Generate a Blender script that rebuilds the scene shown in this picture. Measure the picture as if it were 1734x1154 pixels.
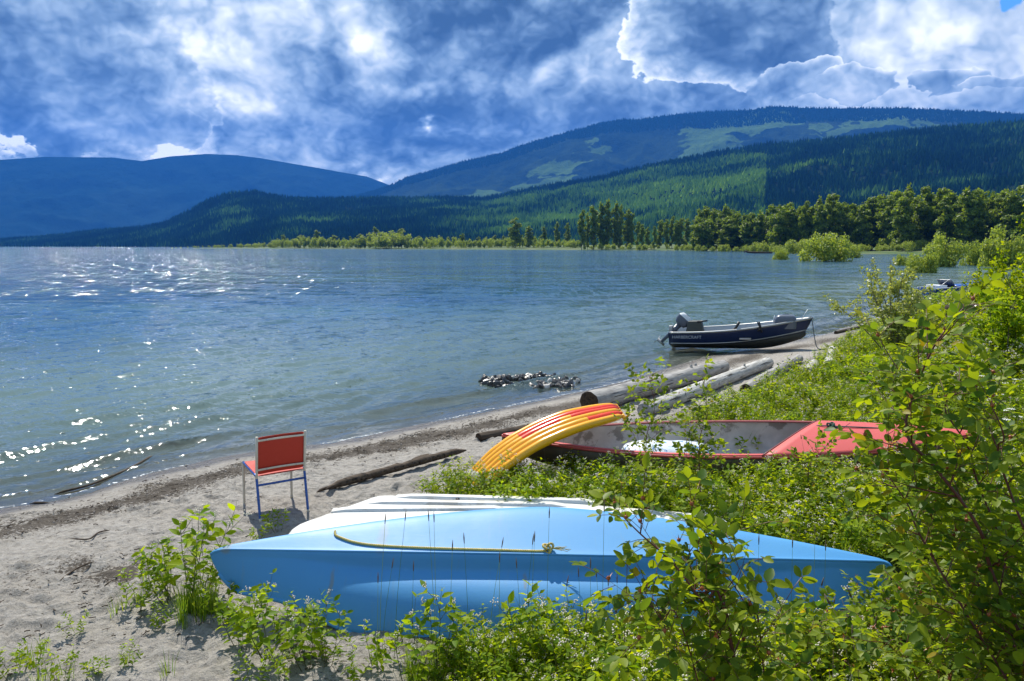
import bpy, bmesh, math, random
import numpy as np
from mathutils import Vector, Matrix

# ------------------------------------------------------------------ camera, world, sun, exposure
for o in list(bpy.data.objects): bpy.data.objects.remove(o)
S = bpy.context.scene
COL = S.collection
rng = np.random.default_rng(7)
random.seed(7)
FP, HORIZ, CAMZ = 1351.0, 417.0, 2.9
PITCH = math.atan((577 - HORIZ) / FP)
cam_d = bpy.data.cameras.new('camera'); cam = bpy.data.objects.new('camera', cam_d); COL.objects.link(cam)
cam_d.sensor_width = 36; cam_d.lens = 36 * FP / 1734
cam_d.clip_start = 0.05; cam_d.clip_end = 60000
cam.location = (0, 0, CAMZ); cam.rotation_euler = (math.pi / 2 - PITCH, 0, 0)
S.camera = cam
SUN_EL, SUN_AZ = math.radians(52), math.radians(-18)      # azimuth from +Y, negative = to the left
sun_d = bpy.data.lights.new('sun', 'SUN'); sun_d.energy = 5.0; sun_d.angle = math.radians(0.53); sun_d.color = (1, .95, .86)
sun = bpy.data.objects.new('sun', sun_d); COL.objects.link(sun)
SD = Vector((math.sin(SUN_AZ) * math.cos(SUN_EL), math.cos(SUN_AZ) * math.cos(SUN_EL), math.sin(SUN_EL)))
sun.rotation_euler = SD.to_track_quat('Z', 'Y').to_euler(); sun.location = (0, 0, 30)
S.view_settings.view_transform = 'Standard'; S.view_settings.look = 'None'
S.view_settings.exposure = 0.5; S.view_settings.gamma = 1; S.view_settings.use_curve_mapping = False
S.render.engine = 'CYCLES'
cy = S.cycles
cy.max_bounces = 8; cy.diffuse_bounces = 3; cy.glossy_bounces = 3; cy.transmission_bounces = 4
cy.transparent_max_bounces = 12; cy.volume_bounces = 0; cy.caustics_reflective = False; cy.caustics_refractive = False
cy.sample_clamp_indirect = 6

def ray(px, py):
    vx, vy = (px - 867) / FP, (577 - py) / FP
    c, s = math.cos(PITCH), math.sin(PITCH)
    return np.array([vx, c + vy * s, -s + vy * c])
def G(px, py, z=0.0):                     # survey a ground point at height z
    d = ray(px, py); t = (z - CAMZ) / d[2]
    return np.array([d[0] * t, d[1] * t, z])
def D_(px, py, y):                        # survey a point at distance y
    d = ray(px, py); t = y / d[1]
    return np.array([d[0] * t, y, CAMZ + d[2] * t])
def AE(px, py):
    d = ray(px, py); return math.atan2(d[0], d[1]), math.atan2(d[2], math.hypot(d[0], d[1]))

# ---- node helper
class N:
    def __init__(s, tree): s.t = tree; s.n = tree.nodes; s.l = tree.links
    def new(s, typ, ins=None, **kw):
        nd = s.n.new(typ)
        for k, v in kw.items(): setattr(nd, k, v)
        if ins:
            for k, v in ins.items():
                sock = nd.inputs[k]
                if isinstance(v, bpy.types.NodeSocket): s.l.new(v, sock)
                else: sock.default_value = v
        return nd
    def m(s, op, a, b=0.0, c=0.0, clamp=False):
        nd = s.n.new('ShaderNodeMath'); nd.operation = op; nd.use_clamp = clamp
        for i, v in enumerate((a, b, c)):
            if isinstance(v, bpy.types.NodeSocket): s.l.new(v, nd.inputs[i])
            else: nd.inputs[i].default_value = v
        return nd.outputs[0]
    def v(s, op, a, b=(0, 0, 0), scale=None):
        nd = s.n.new('ShaderNodeVectorMath'); nd.operation = op
        for i, v in enumerate((a, b)):
            if isinstance(v, bpy.types.NodeSocket): s.l.new(v, nd.inputs[i])
            else: nd.inputs[i].default_value = v
        if scale is not None:
            if isinstance(scale, bpy.types.NodeSocket): s.l.new(scale, nd.inputs['Scale'])
            else: nd.inputs['Scale'].default_value = scale
        return nd.outputs['Value'] if op in ('LENGTH', 'DOT_PRODUCT', 'DISTANCE') else nd.outputs['Vector']
    def mix(s, f, a, b):
        nd = s.n.new('ShaderNodeMix'); nd.data_type = 'RGBA'
        for k, v in ((0, f), (6, a), (7, b)):
            if isinstance(v, bpy.types.NodeSocket): s.l.new(v, nd.inputs[k])
            else: nd.inputs[k].default_value = (*v, 1) if isinstance(v, tuple) and len(v) == 3 else v
        return nd.outputs[2]
    def ss(s, x, lo, hi):
        nd = s.n.new('ShaderNodeMapRange'); nd.interpolation_type = 'SMOOTHSTEP'
        s.l.new(x, nd.inputs[0]); nd.inputs[1].default_value = lo; nd.inputs[2].default_value = hi
        return nd.outputs[0]
    def noise(s, vec, scale, detail=4, rough=.55, w=None, ntype=None, dist=0.0):
        nd = s.n.new('ShaderNodeTexNoise')
        if ntype: nd.noise_type = ntype
        s.l.new(vec, nd.inputs['Vector']); nd.inputs['Scale'].default_value = scale
        nd.inputs['Detail'].default_value = detail; nd.inputs['Roughness'].default_value = rough
        nd.inputs['Distortion'].default_value = dist
        return nd.outputs[0]
    def ramp(s, x, stops, interp='LINEAR'):
        nd = s.n.new('ShaderNodeValToRGB'); nd.color_ramp.interpolation = interp
        s.l.new(x, nd.inputs[0]); e = nd.color_ramp.elements
        while len(e) > 1: e.remove(e[-1])
        e[0].position = stops[0][0]; e[0].color = (*stops[0][1], 1)
        for p, c in stops[1:]:
            k = e.new(p); k.color = (*c, 1)
        return nd.outputs[0]

# ---- world: daylight sky with broken cumulus cover, all by direction
W = bpy.data.worlds.new('World'); S.world = W; W.use_nodes = True
w = N(W.node_tree); w.n.clear()
SKY_STR = 0.1
sky = w.new('ShaderNodeTexSky', sky_type='NISHITA', sun_disc=False, sun_elevation=SUN_EL, sun_rotation=SUN_AZ)
dirn = w.new('ShaderNodeTexCoord').outputs['Generated']
sep = w.new('ShaderNodeSeparateXYZ', {0: dirn})
az = w.m('ARCTAN2', sep.outputs[0], sep.outputs[1])
el = w.m('ARCSINE', w.m('MULTIPLY', sep.outputs[2], .9999))
ae = w.new('ShaderNodeCombineXYZ', {0: az, 1: el}).outputs[0]
den = w.m('ADD', w.m('ABSOLUTE', sep.outputs[2]), 0.22)
flat = w.v('DIVIDE', dirn, w.new('ShaderNodeCombineXYZ', {0: den, 1: den, 2: 1.0}).outputs[0])
cp = w.new('ShaderNodeMix', data_type='VECTOR', ins={0: 0.18, 4: dirn, 5: flat}).outputs[1]
# domain warp (cauliflower edges)
wn = w.new('ShaderNodeTexNoise', {'Vector': cp, 'Scale': 5.0, 'Detail': 5.0, 'Roughness': .58})
warp = w.v('MULTIPLY', w.v('SUBTRACT', wn.outputs['Color'], (.5, .5, .5)), (.22, .12, 0))
aw = w.v('ADD', ae, warp)
K = 1 / FP
def blob(px, py, rx, ry, vec=None):
    a, e = AE(px, py)
    q = w.v('MULTIPLY', w.v('SUBTRACT', vec or aw, (a, e, 0)), (1 / (rx * K), 1 / (ry * K), 0))
    return w.v('DOT_PRODUCT', q, q)
def gauss(px, py, rx, ry, k, vec=None):
    return w.m('MULTIPLY', w.m('EXPONENT', w.m('MULTIPLY', blob(px, py, rx, ry, vec), -1.0)), k)
def total(parts):
    t = parts[0]
    for p in parts[1:]: t = w.m('ADD', t, p)
    return t
cpw = w.v('ADD', cp, w.v('SCALE', w.v('SUBTRACT', wn.outputs['Color'], (.5, .5, .5)), scale=.06))
def billow(vec, sc):
    t = None
    for f, a_ in ((1, .46), (2.3, .26), (5.1, .16), (11.3, .10), (23.0, .06)):
        q = w.m('MULTIPLY', w.m('ABSOLUTE', w.m('SUBTRACT', w.noise(vec, sc * f, 0, .5), .5)), a_ * 4)
        t = q if t is None else w.m('ADD', t, q)
    return t
up = w.v('ADD', cpw, (-.012, .0, .03)); B1 = billow(cpw, 3.1); B2 = billow(up, 3.1)
relief = w.m('SUBTRACT', B1, B2); n1 = B1
big = w.m('SUBTRACT', w.noise(cpw, 2.4, 3, .5), .5)
bright = [gauss(*g) for g in [
    (318, 95, 50, 85, .30), (425, 155, 55, 18, .42), (345, 140, 20, 14, .3), (590, 16, 110, 26, .05), (632, 62, 26, 20, .34),
    (385, 8, 60, 16, .2), (40, 232, 200, 30, 1.25), (60, 262, 260, 9, .5), (690, 160, 80, 16, .28), (760, 213, 11, 7, .9), (664, 305, 30, 7, .8),
    (1530, 50, 230, 80, .04), (1340, 18, 50, 30, .35), (1600, 140, 220, 50, .16), (850, 120, 120, 60, .07), (1130, 130, 50, 80, .10),
    (560, 60, 160, 60, .12), (1400, 165, 200, 18, .16)]]
dark = [gauss(*g) for g in [
    (150, 110, 170, 95, -.18), (70, 40, 120, 50, -.10), (620, 230, 420, 70, -.12), (560, 110, 90, 30, -.10),
    (820, 30, 120, 40, -.05), (960, 220, 120, 40, -.08), (300, 200, 90, 30, -.08), (1180, 170, 90, 18, -.12)]]
mod = w.m('ADD', .55, w.m('MULTIPLY', B1, 1.1))
tone = w.m('ADD', w.m('ADD', w.m('MULTIPLY', total(bright), mod), total(dark)), w.m('ADD', w.m('MULTIPLY', big, 1.15), .385))
tone = w.m('ADD', tone, w.m('MULTIPLY', relief, .82))
tone = w.m('ADD', tone, w.m('MULTIPLY', w.m('SUBTRACT', B1, .42), .22))
# hard-edged cumulus masses: (px, py, rx, ry, inner tone, rim gain)
edge_n = w.m('MULTIPLY', w.m('SUBTRACT', w.noise(cp, 9.0, 6, .6), .5), 1.5)
MASS = [(140, 110, 178, 150, .26, .42, (1, .1), 5), (235, 212, 95, 42, .24, .38, (1, -.1), 6), (1225, 52, 165, 92, .24, .80, (-1, -.55), 3.2), (1330, 150, 95, 34, .44, .50, (.1, 1), 5),
        (1455, 150, 62, 26, .46, .45, (.2, 1), 5), (1592, 152, 45, 24, .34, .5, (0, 1), 5), (1665, 158, 60, 16, .38, .40, (0, 1), 5)]
for (px, py, rx, ry, inner, rim, rd, rw) in MASS:
    a_, e_ = AE(px, py); qv = w.v('MULTIPLY', w.v('SUBTRACT', aw, (a_, e_, 0)), (1 / (rx * K), 1 / (ry * K), 0)); r = w.v('LENGTH', qv)
    ln = math.hypot(*rd); side_ = w.ss(w.v('DOT_PRODUCT', qv, (rd[0] / ln, rd[1] / ln, 0)), -.15, .65)
    f = w.m('ADD', w.m('SUBTRACT', 1.0, r), edge_n); rim = w.m('MULTIPLY', side_, rim)
    mask = w.ss(f, -.01, .055)
    rimv = w.m('MULTIPLY', w.m('EXPONENT', w.m('MULTIPLY', w.m('MAXIMUM', f, 0.0), -float(rw))), rim)
    inn = w.m('ADD', w.m('ADD', w.m('MULTIPLY', w.m('SUBTRACT', B1, .42), .22), w.m('MULTIPLY', relief, .82)), w.m('ADD', rimv, inner))
    inn = w.m('ADD', inn, w.m('MULTIPLY', big, .7))
    tone = w.new('ShaderNodeMix', {0: mask, 2: tone, 3: inn}).outputs[0]
ccol = w.ramp(tone, [(0.0, (.06, .115, .20)), (.18, (.125, .215, .34)), (.34, (.24, .37, .53)), (.54, (.47, .62, .78)), (.78, (.90, 1.0, 1.07)), (1.0, (1.35, 1.38, 1.36))])
ccol = w.v('SCALE', ccol, scale=.76 / SKY_STR)
gap = w.m('MAXIMUM', gauss(1734, 0, 16, 9, 1.1), gauss(1738, 62, 8, 8, 1.1))
gap = w.m('MAXIMUM', gap, w.m('SUBTRACT', w.noise(cp, 1.3, 4, .6), .62))
gapm = w.ss(gap, .25, .6)
blue = w.v('MULTIPLY', sky.outputs[0], (.35, .8, 1.5))
fin = w.mix(gapm, ccol, blue)
bg = w.new('ShaderNodeBackground', {'Color': fin, 'Strength': SKY_STR})
out = w.new('ShaderNodeOutputWorld', {0: bg.outputs[0]})
# ------------------------------------------------------------------ generic builders
def tag(o, label=None, cat=None, group=None, kind=None):
    if label: o['label'] = label
    if cat: o['category'] = cat
    if group: o['group'] = group
    if kind: o['kind'] = kind
    return o
def link(name, me, mat=None, parent=None):
    o = bpy.data.objects.new(name, me); COL.objects.link(o)
    if mat is not None and me is not None and not me.materials: me.materials.append(mat)
    if parent is not None: o.parent = parent
    return o
def empty(name, loc=(0, 0, 0), label=None, cat=None, group=None):
    o = bpy.data.objects.new(name, None); COL.objects.link(o); o.location = loc; o.empty_display_size = .2
    return tag(o, label, cat, group)
def np_mesh(name, V, F, smooth=True, attrs=None):
    """V (n,3), F (m,k) with k = 3 or 4, or list of such arrays"""
    me = bpy.data.meshes.new(name)
    V = np.asarray(V, np.float32)
    Fs = F if isinstance(F, list) else [F]
    Fs = [np.asarray(f, np.int32) for f in Fs if len(f)]
    me.vertices.add(len(V)); me.vertices.foreach_set('co', V.ravel())
    tot = np.concatenate([np.full(len(f), f.shape[1], np.int32) for f in Fs])
    me.loops.add(int(tot.sum())); me.loops.foreach_set('vertex_index', np.concatenate([f.ravel() for f in Fs]))
    me.polygons.add(len(tot))
    st = np.zeros(len(tot), np.int32); st[1:] = np.cumsum(tot)[:-1]
    me.polygons.foreach_set('loop_start', st)
    me.update(calc_edges=True)
    me.polygons.foreach_set('use_smooth', np.full(len(tot), smooth, bool))
    for k, a in (attrs or {}).items():
        at = me.attributes.new(k, 'FLOAT', 'POINT'); at.data.foreach_set('value', np.asarray(a, np.float32))
    me.validate()
    return me
def grid_faces(nr, nc, wrap=False):
    r = np.arange(nr - 1)[:, None]; c = np.arange(nc if wrap else nc - 1)[None, :]; c2 = (c + 1) % nc
    return np.stack([r * nc + c, r * nc + c2, (r + 1) * nc + c2, (r + 1) * nc + c], -1).reshape(-1, 4)
# numpy gradient noise
_perm = rng.permutation(1024); _ang = rng.random(1024) * 2 * np.pi; _gx, _gy = np.cos(_ang), np.sin(_ang)
def perlin(x, y):
    xi = np.floor(x).astype(np.int64); yi = np.floor(y).astype(np.int64); fx, fy = x - xi, y - yi
    u, v = fx ** 3 * (fx * (fx * 6 - 15) + 10), fy ** 3 * (fy * (fy * 6 - 15) + 10)
    def g(ix, iy, dx, dy):
        h = _perm[(_perm[ix & 1023] + iy) & 1023]; return _gx[h] * dx + _gy[h] * dy
    a = g(xi, yi, fx, fy); b = g(xi + 1, yi, fx - 1, fy); c = g(xi, yi + 1, fx, fy - 1); d = g(xi + 1, yi + 1, fx - 1, fy - 1)
    return (a + u * (b - a)) * (1 - v) + (c + u * (d - c)) * v
def fbm(x, y, o=4, r=.5):
    t, a = 0, 1.0
    for i in range(o): t = t + a * perlin(x * 2 ** i + 17.3 * i, y * 2 ** i - 9.1 * i); a *= r
    return t
def sstep(x, a, b):
    t = np.clip((x - a) / (b - a), 0, 1); return t * t * (3 - 2 * t)

# ---- shoreline: the lake as a polygon in metres
near_shore = [G(*p)[:2] for p in [(0, 862), (130, 836), (260, 801), (400, 772), (560, 750), (700, 723), (800, 701), (900, 681), (980, 664), (1050, 648),
                                  (1130, 626), (1190, 607), (1290, 588), (1400, 566), (1490, 537), (1560, 514)]]
LAKE = np.array([(-6500, -600), (-520, -330), (-60, -42), (-14, .5)] + [tuple(p) for p in near_shore] +
                [(26, 45), (38, 60), (62, 90), (120, 120), (200, 170), (245, 230), (225, 285), (190, 300), (115, 295), (160, 360), (170, 430), (120, 520),
                 (70, 560), (0, 640), (-60, 700), (-200, 830), (-300, 900), (-427, 990), (-440, 1010), (-400, 1060), (-300, 1200), (-300, 2000), (-900, 2700), (-1800, 4600), (-3500, 6800), (-7500, 6800)])
def lake_sd(x, y):                        # + on land, - in the lake
    sh = x.shape; x = x.ravel(); y = y.ravel(); best = np.full(x.shape, 1e9); inside = np.zeros(x.shape, bool)
    n = len(LAKE)
    for i in range(n):
        ax, ay = LAKE[i]; bx, by = LAKE[(i + 1) % n]
        dx, dy = bx - ax, by - ay
        t = np.clip(((x - ax) * dx + (y - ay) * dy) / (dx * dx + dy * dy), 0, 1)
        best = np.minimum(best, (x - ax - t * dx) ** 2 + (y - ay - t * dy) ** 2)
        if by != ay:
            c = ((ay > y) != (by > y)) & (x < (bx - ax) * (y - ay) / (by - ay) + ax); inside ^= c
    s = np.sqrt(best); s[inside] *= -1
    return s.reshape(sh)
def height(x, y, s=None):
    x = np.asarray(x, float); y = np.asarray(y, float)
    if s is None: s = lake_sd(x, y)
    wob = .25 * perlin(x * .35, y * .35) * np.clip(12 / (y + 1), 0, 1)
    s = s + wob * np.clip(np.abs(s) / 1.0 + .3, 0, 1)
    land = np.where(s < 3, .085 * s, .255 + .02 * np.maximum(s - 9, 0)); land = np.minimum(land, .9)
    z = np.where(s > 0, land, np.maximum(.085 * s, -4))
    z = z + .55 * sstep(x - .16 * y, 2.2, 7.5) * sstep(s, 1.5, 6)
    z = z + .62 * sstep(x, -.1, 1.5) * sstep(4.6, 2.6, 1e-9) * 0
    z = z + .62 * sstep(x + .0 * y, .0, 1.5) * (1 - sstep(y, 2.9, 4.7))
    z = z + .9 * (1 - sstep(y, -.5, 2.2)) * sstep(s, 3, 8)
    z = z + 3.0 * sstep(s, 25, 160) * (y > 100)
    return z
def hz(x, y): return float(height(np.array([x]), np.array([y]))[0])
def GT(px, py, lift=0.0):                 # point on the terrain under a sight line
    z = .3
    for _ in range(12):
        p = G(px, py, z + lift); z = .5 * z + .5 * hz(p[0], p[1])
    p = G(px, py, z + lift); return np.array([p[0], p[1], z + lift])
# dense vegetation outline on the ground
VEG = np.array([GT(*p)[:2] for p in [(655, 1180), (700, 838), (800, 815), (960, 768), (1075, 738), (1150, 706), (1250, 672), (1330, 640), (1385, 600), (1445, 570), (1500, 546), (1560, 530)]] +
               [(24, 42), (40, 52), (90, 80), (140, 110), (200, 100), (60, -30), (-.3, -4), (-.6, 2.5)])
def poly_sd(P, x, y):
    sh = x.shape; x = x.ravel(); y = y.ravel(); best = np.full(x.shape, 1e9); inside = np.zeros(x.shape, bool); n = len(P)
    for i in range(n):
        ax, ay = P[i]; bx, by = P[(i + 1) % n]; dx, dy = bx - ax, by - ay
        t = np.clip(((x - ax) * dx + (y - ay) * dy) / (dx * dx + dy * dy + 1e-12), 0, 1)
        best = np.minimum(best, (x - ax - t * dx) ** 2 + (y - ay - t * dy) ** 2)
        if by != ay: inside ^= ((ay > y) != (by > y)) & (x < (bx - ax) * (y - ay) / (by - ay) + ax)
    s = np.sqrt(best); s[inside] *= -1
    return -s.reshape(sh)                 # + inside

# ---- materials
MATS = {}
def mat(name):
    m = bpy.data.materials.new(name); m.use_nodes = True; n = N(m.node_tree); n.n.clear(); MATS[name] = m
    return m, n
def finish(n, shader, disp=None):
    o = n.new('ShaderNodeOutputMaterial'); n.l.new(shader, o.inputs[0])
    if disp is not None: n.l.new(disp, o.inputs['Volume'])
def simple(name, col, rough=.5, metal=0.0, var=.12, scale=12.0, bump=.0, spec=.5, wear=None, coat=0.0):
    """painted / plastic / metal surface with mottling, dirt and faint relief"""
    m, n = mat(name)
    tc = n.new('ShaderNodeTexCoord').outputs['Object']
    k = n.noise(tc, scale, 6, .6); k2 = n.noise(tc, scale * .18, 4, .6)
    c = n.mix(n.m('MULTIPLY', n.ss(k, .35, .7), var * 2, clamp=True), tuple(col), tuple(x * .72 for x in col))
    c = n.mix(n.m('MULTIPLY', n.ss(k2, .5, .75), var * 1.6, clamp=True), c, tuple(min(1, x * 1.15 + .03) for x in col))
    if wear:
        c = n.mix(n.m('MULTIPLY', n.ss(n.noise(tc, wear[1], 8, .65), wear[2], wear[2] + .08), wear[3]), c, tuple(wear[0]))
    ins = {'Base Color': c, 'Roughness': n.m('ADD', n.m('MULTIPLY', k, .2), rough - .1), 'Metallic': metal, 'Specular IOR Level': spec, 'Coat Weight': coat}
    if bump: ins['Normal'] = n.new('ShaderNodeBump', {'Strength': bump, 'Distance': .01, 'Height': k}).outputs[0]
    finish(n, n.new('ShaderNodeBsdfPrincipled', ins).outputs[0]); return m

# sand with damp edge, debris and green soil inland
m_ground, n = mat('beach_sand')
pos = n.new('ShaderNodeNewGeometry').outputs['Position']
at = lambda k: n.new('ShaderNodeAttribute', attribute_name=k).outputs['Fac']
fine = n.noise(pos, 160, 4, .7); midn = n.noise(pos, 14, 6, .62); lown = n.noise(pos, 1.6, 5, .6)
sand = n.ramp(n.m('ADD', n.m('MULTIPLY', fine, .5), n.m('MULTIPLY', midn, .5)), [(.32, (.10, .088, .072)), (.46, (.33, .305, .27)), (.7, (.55, .515, .465))])
sand = n.mix(n.m('MULTIPLY', n.ss(lown, .45, .7), .35), sand, (.34, .30, .25))
litter = n.m('MULTIPLY', n.ss(n.m('ADD', n.noise(pos, 34, 7, .72), n.m('MULTIPLY', at('litter'), .25)), .61, .70), .92)
sand = n.mix(litter, sand, (.07, .055, .04))
wet = at('wet')
sand = n.mix(n.m('MULTIPLY', wet, .85), sand, (.13, .115, .10))
soil = n.mix(n.ss(midn, .4, .6), (.045, .06, .018), (.09, .08, .04))
far_g = n.mix(n.ss(n.noise(pos, .05, 5, .6), .4, .6), (.05, .10, .02), (.11, .13, .05))
gcol = n.mix(at('veg'), sand, soil)
gcol = n.mix(at('farland'), gcol, far_g)
bmp = n.new('ShaderNodeBump', {'Strength': 1.0, 'Distance': .06, 'Height': n.m('ADD', midn, n.m('MULTIPLY', fine, .25))})
rg = n.m('SUBTRACT', .95, n.m('MULTIPLY', wet, .70))
finish(n, n.new('ShaderNodeBsdfPrincipled', {'Base Color': gcol, 'Roughness': rg, 'Normal': bmp.outputs[0], 'Specular IOR Level': .35}).outputs[0])

# ---- ground sheet (beach, lake bed, meadow inland), one non-uniform grid
def spaced(a0, a1, fine_step, lo, hi, growth=1.13):
    mid = list(np.arange(a0, a1 + 1e-6, fine_step)); st = fine_step; x = a1; up_ = []
    while x < hi: st *= growth; x += st; up_.append(x)
    st = fine_step; x = a0; dn = []
    while x > lo: st *= growth; x -= st; dn.append(x)
    return np.array(dn[::-1] + mid + up_)
gx = spaced(-5.6, 3.6, .026, -9000, 9000, 1.09); gy = spaced(4.1, 13.5, .026, -700, 9000, 1.07)
X, Y = np.meshgrid(gx, gy); SDL = lake_sd(X, Y); Z = height(X, Y, SDL); veg_s = poly_sd(VEG, X, Y)
nearm = np.clip(1.5 - np.hypot(X, Y - 8) / 30, 0, 1)
dry = sstep(SDL, .15, 1.2) * nearm
Z += dry * (.034 * fbm(X * 1.7, Y * 1.7, 3) + .044 * fbm(X * 5.5, Y * 5.5, 3, .6) * (.6 + perlin(X * .8, Y * .8)))
prng = np.random.default_rng(3)
fx = prng.uniform(-5.4, 3.4, 900); fy = prng.uniform(4.2, 13, 900); fa = prng.uniform(0, np.pi, 900); fd = prng.uniform(.006, .03, 900); fl = prng.uniform(.07, .16, 900)
keep = lake_sd(fx, fy) > .5
for x0, y0, a, d, L in zip(fx[keep], fy[keep], fa[keep], fd[keep], fl[keep]):
    i0, i1 = np.searchsorted(gx, [x0 - .35, x0 + .35]); j0, j1 = np.searchsorted(gy, [y0 - .35, y0 + .35])
    xx, yy = X[j0:j1, i0:i1] - x0, Y[j0:j1, i0:i1] - y0
    u = (xx * np.cos(a) + yy * np.sin(a)) / L; v_ = (-xx * np.sin(a) + yy * np.cos(a)) / (L * .5); q = np.sqrt(u * u + v_ * v_)
    Z[j0:j1, i0:i1] += d * (-np.exp(-q ** 4 * .9) + .55 * np.exp(-(q - 1.35) ** 2 * 6))
wetv = 1 - sstep(SDL + .12 * fbm(X * 2, Y * 2, 3), .16, .55)
_lp = GT(170, 965)
lit_band = 1.1 * np.exp(-((X - _lp[0]) ** 2 / .5 + (Y - _lp[1]) ** 2 / .12)) * (.6 + fbm(X * 3, Y * 3, 2)) + np.exp(-((SDL - 1.05 + .35 * fbm(X * 1.1, Y * 1.1, 3)) / .38) ** 2) + .7 * sstep(fbm(X * .9 + 5, Y * .9, 3), .15, .6) * sstep(SDL, 3.5, 5) + .1
vegv = sstep(veg_s + .35 * fbm(X * 1.5, Y * 1.5, 3), -.1, .45)
# cast sand blown up on the low front
me = np_mesh('ground', np.stack([X, Y, Z], -1).reshape(-1, 3), grid_faces(len(gy), len(gx)), True,
             {'wet': (wetv * (np.hypot(X, Y) < 120)).ravel(), 'litter': lit_band.ravel(), 'veg': vegv.ravel(), 'farland': sstep(np.hypot(X, Y), 60, 110).ravel()})
ground = tag(link('ground', me, m_ground), 'pale trampled sand beach running down under the lake', kind='structure')

# ---- lake surface
m_water, n = mat('lake_water')
geo = n.new('ShaderNodeNewGeometry'); pos = geo.outputs['Position']
depth = n.new('ShaderNodeAttribute', attribute_name='depth').outputs['Fac']
dist = n.v('LENGTH', pos)
st = n.v('MULTIPLY', n.new('ShaderNodeVectorRotate', {'Vector': pos, 'Angle': .22}, rotation_type='Z_AXIS').outputs[0], (.7, 2.0, 1.0))
b1 = n.noise(st, 3.4, 6, .62); b2 = n.noise(st, 13.0, 4, .6); b3 = n.noise(n.v('MULTIPLY', pos, (.5, 1.3, 1)), .55, 4, .6)
hgt = n.m('ADD', n.m('ADD', n.m('MULTIPLY', b1, .10), n.m('MULTIPLY', b2, .025)), n.m('MULTIPLY', b3, n.m('MULTIPLY', n.ss(dist, 15, 80), .35)))
calm = n.ss(depth, .0, .28)
fz = n.new('ShaderNodeTexNoise', {'Vector': st, 'Scale': 6.5, 'Detail': 6.0, 'Roughness': .72}).outputs['Color']
fz2 = n.new('ShaderNodeTexNoise', {'Vector': st, 'Scale': .35, 'Detail': 6.0, 'Roughness': .72}).outputs['Color']
kk = n.m('MULTIPLY', n.m('ADD', n.m('MULTIPLY', calm, .75), .25), n.m('ADD', 1.0, n.m('MULTIPLY', n.ss(dist, 9, 25), .45)))
pert = n.v('ADD', n.v('SCALE', n.v('SUBTRACT', fz, (.5, .5, .5)), scale=n.m('MULTIPLY', kk, .80)), n.v('SCALE', n.v('SUBTRACT', fz2, (.5, .5, .5)), scale=n.m('MULTIPLY', n.ss(dist, 16, 60), 1.5)))
steep = n.ss(n.noise(n.v('MULTIPLY', pos, (2.8, .26, 1)), 1.0, 2, .6), .572, .605)
steep2 = n.ss(n.noise(n.v('MULTIPLY', pos, (9.0, 5.0, 1)), 1.0, 2, .6), .645, .69)
gl_n = n.new('ShaderNodeTexNoise', {'Vector': n.v('MULTIPLY', pos, (2.6, .8, 1)), 'Scale': 1.3, 'Detail': 2.0}).outputs['Color']
crest = n.new('ShaderNodeAttribute', attribute_name='crest').outputs['Fac']
ex = n.m('ADD', n.m('MULTIPLY', n.m('MULTIPLY', crest, 1.6), n.ss(n.noise(n.v('MULTIPLY', pos, (16, 10, 1)), 1.0, 3, .6), .50, .60)), n.m('ADD', n.m('MULTIPLY', steep, n.ss(dist, 30, 70)), n.m('MULTIPLY', steep2, n.m('MULTIPLY', n.m('SUBTRACT', 1.0, n.ss(dist, 30, 70)), calm))))
pert = n.v('ADD', pert, n.v('SCALE', n.v('SUBTRACT', gl_n, (.5, .5, .5)), scale=n.m('MULTIPLY', ex, 1.3)))
pert = n.v('ADD', pert, n.v('SCALE', n.v('ADD', (.30, -.37, 0), (0, 0, 0)), scale=ex))
bmp = n.v('NORMALIZE', n.v('ADD', geo.outputs['Normal'], n.v('MULTIPLY', pert, (1, 1, 0))))
deepc = n.mix(n.ss(n.noise(n.v('MULTIPLY', pos, (.25, 1, 1)), .05, 4, .5), .4, .62), (.032, .088, .150), (.050, .125, .170))
tealc = (.125, .185, .172)
body = n.mix(n.ss(depth, .35, 1.9), tealc, deepc)
opac = n.m('SUBTRACT', 1.0, n.m('EXPONENT', n.m('MULTIPLY', depth, -4.2)))
diff = n.new('ShaderNodeBsdfDiffuse', {'Color': body, 'Normal': bmp}).outputs[0]
trn = n.new('ShaderNodeBsdfTransparent', {'Color': (.86, .93, .9, 1)}).outputs[0]
und = n.new('ShaderNodeMixShader', {0: opac, 1: trn, 2: diff}).outputs[0]
gl = n.new('ShaderNodeBsdfGlossy', {'Color': (1, 1, 1, 1), 'Roughness': .06, 'Normal': bmp}).outputs[0]
fr = n.new('ShaderNodeFresnel', {'IOR': 1.33, 'Normal': bmp}).outputs[0]
foamf = n.new('ShaderNodeAttribute', attribute_name='foam').outputs['Fac']
fo = n.ss(n.m('ADD', n.noise(pos, 22, 5, .7), n.m('MULTIPLY', foamf, .33)), .76, .86)
wsh = n.new('ShaderNodeMixShader', {0: fr, 1: und, 2: gl}).outputs[0]
wsh = n.new('ShaderNodeMixShader', {0: fo, 1: wsh, 2: n.new('ShaderNodeBsdfDiffuse', {'Color': (.75, .78, .8, 1)}).outputs[0]}).outputs[0]
finish(n, wsh)
aa = np.radians(np.linspace(-62, 48, 760)); rr = [7.2]
while rr[-1] < 75: rr.append(rr[-1] * 1.0056)
while rr[-1] < 9500: rr.append(rr[-1] * 1.06)
rr = np.array(rr); A, R = np.meshgrid(aa, rr); X, Y = R * np.sin(A), R * np.cos(A)
s = lake_sd(X, Y); Zb = height(X, Y, s); dep = np.maximum(-Zb, 0)
Z = np.zeros_like(X); wr = np.random.default_rng(11)
main = math.atan2(-.62, .78) + math.pi                     # waves run in towards the beach
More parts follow.
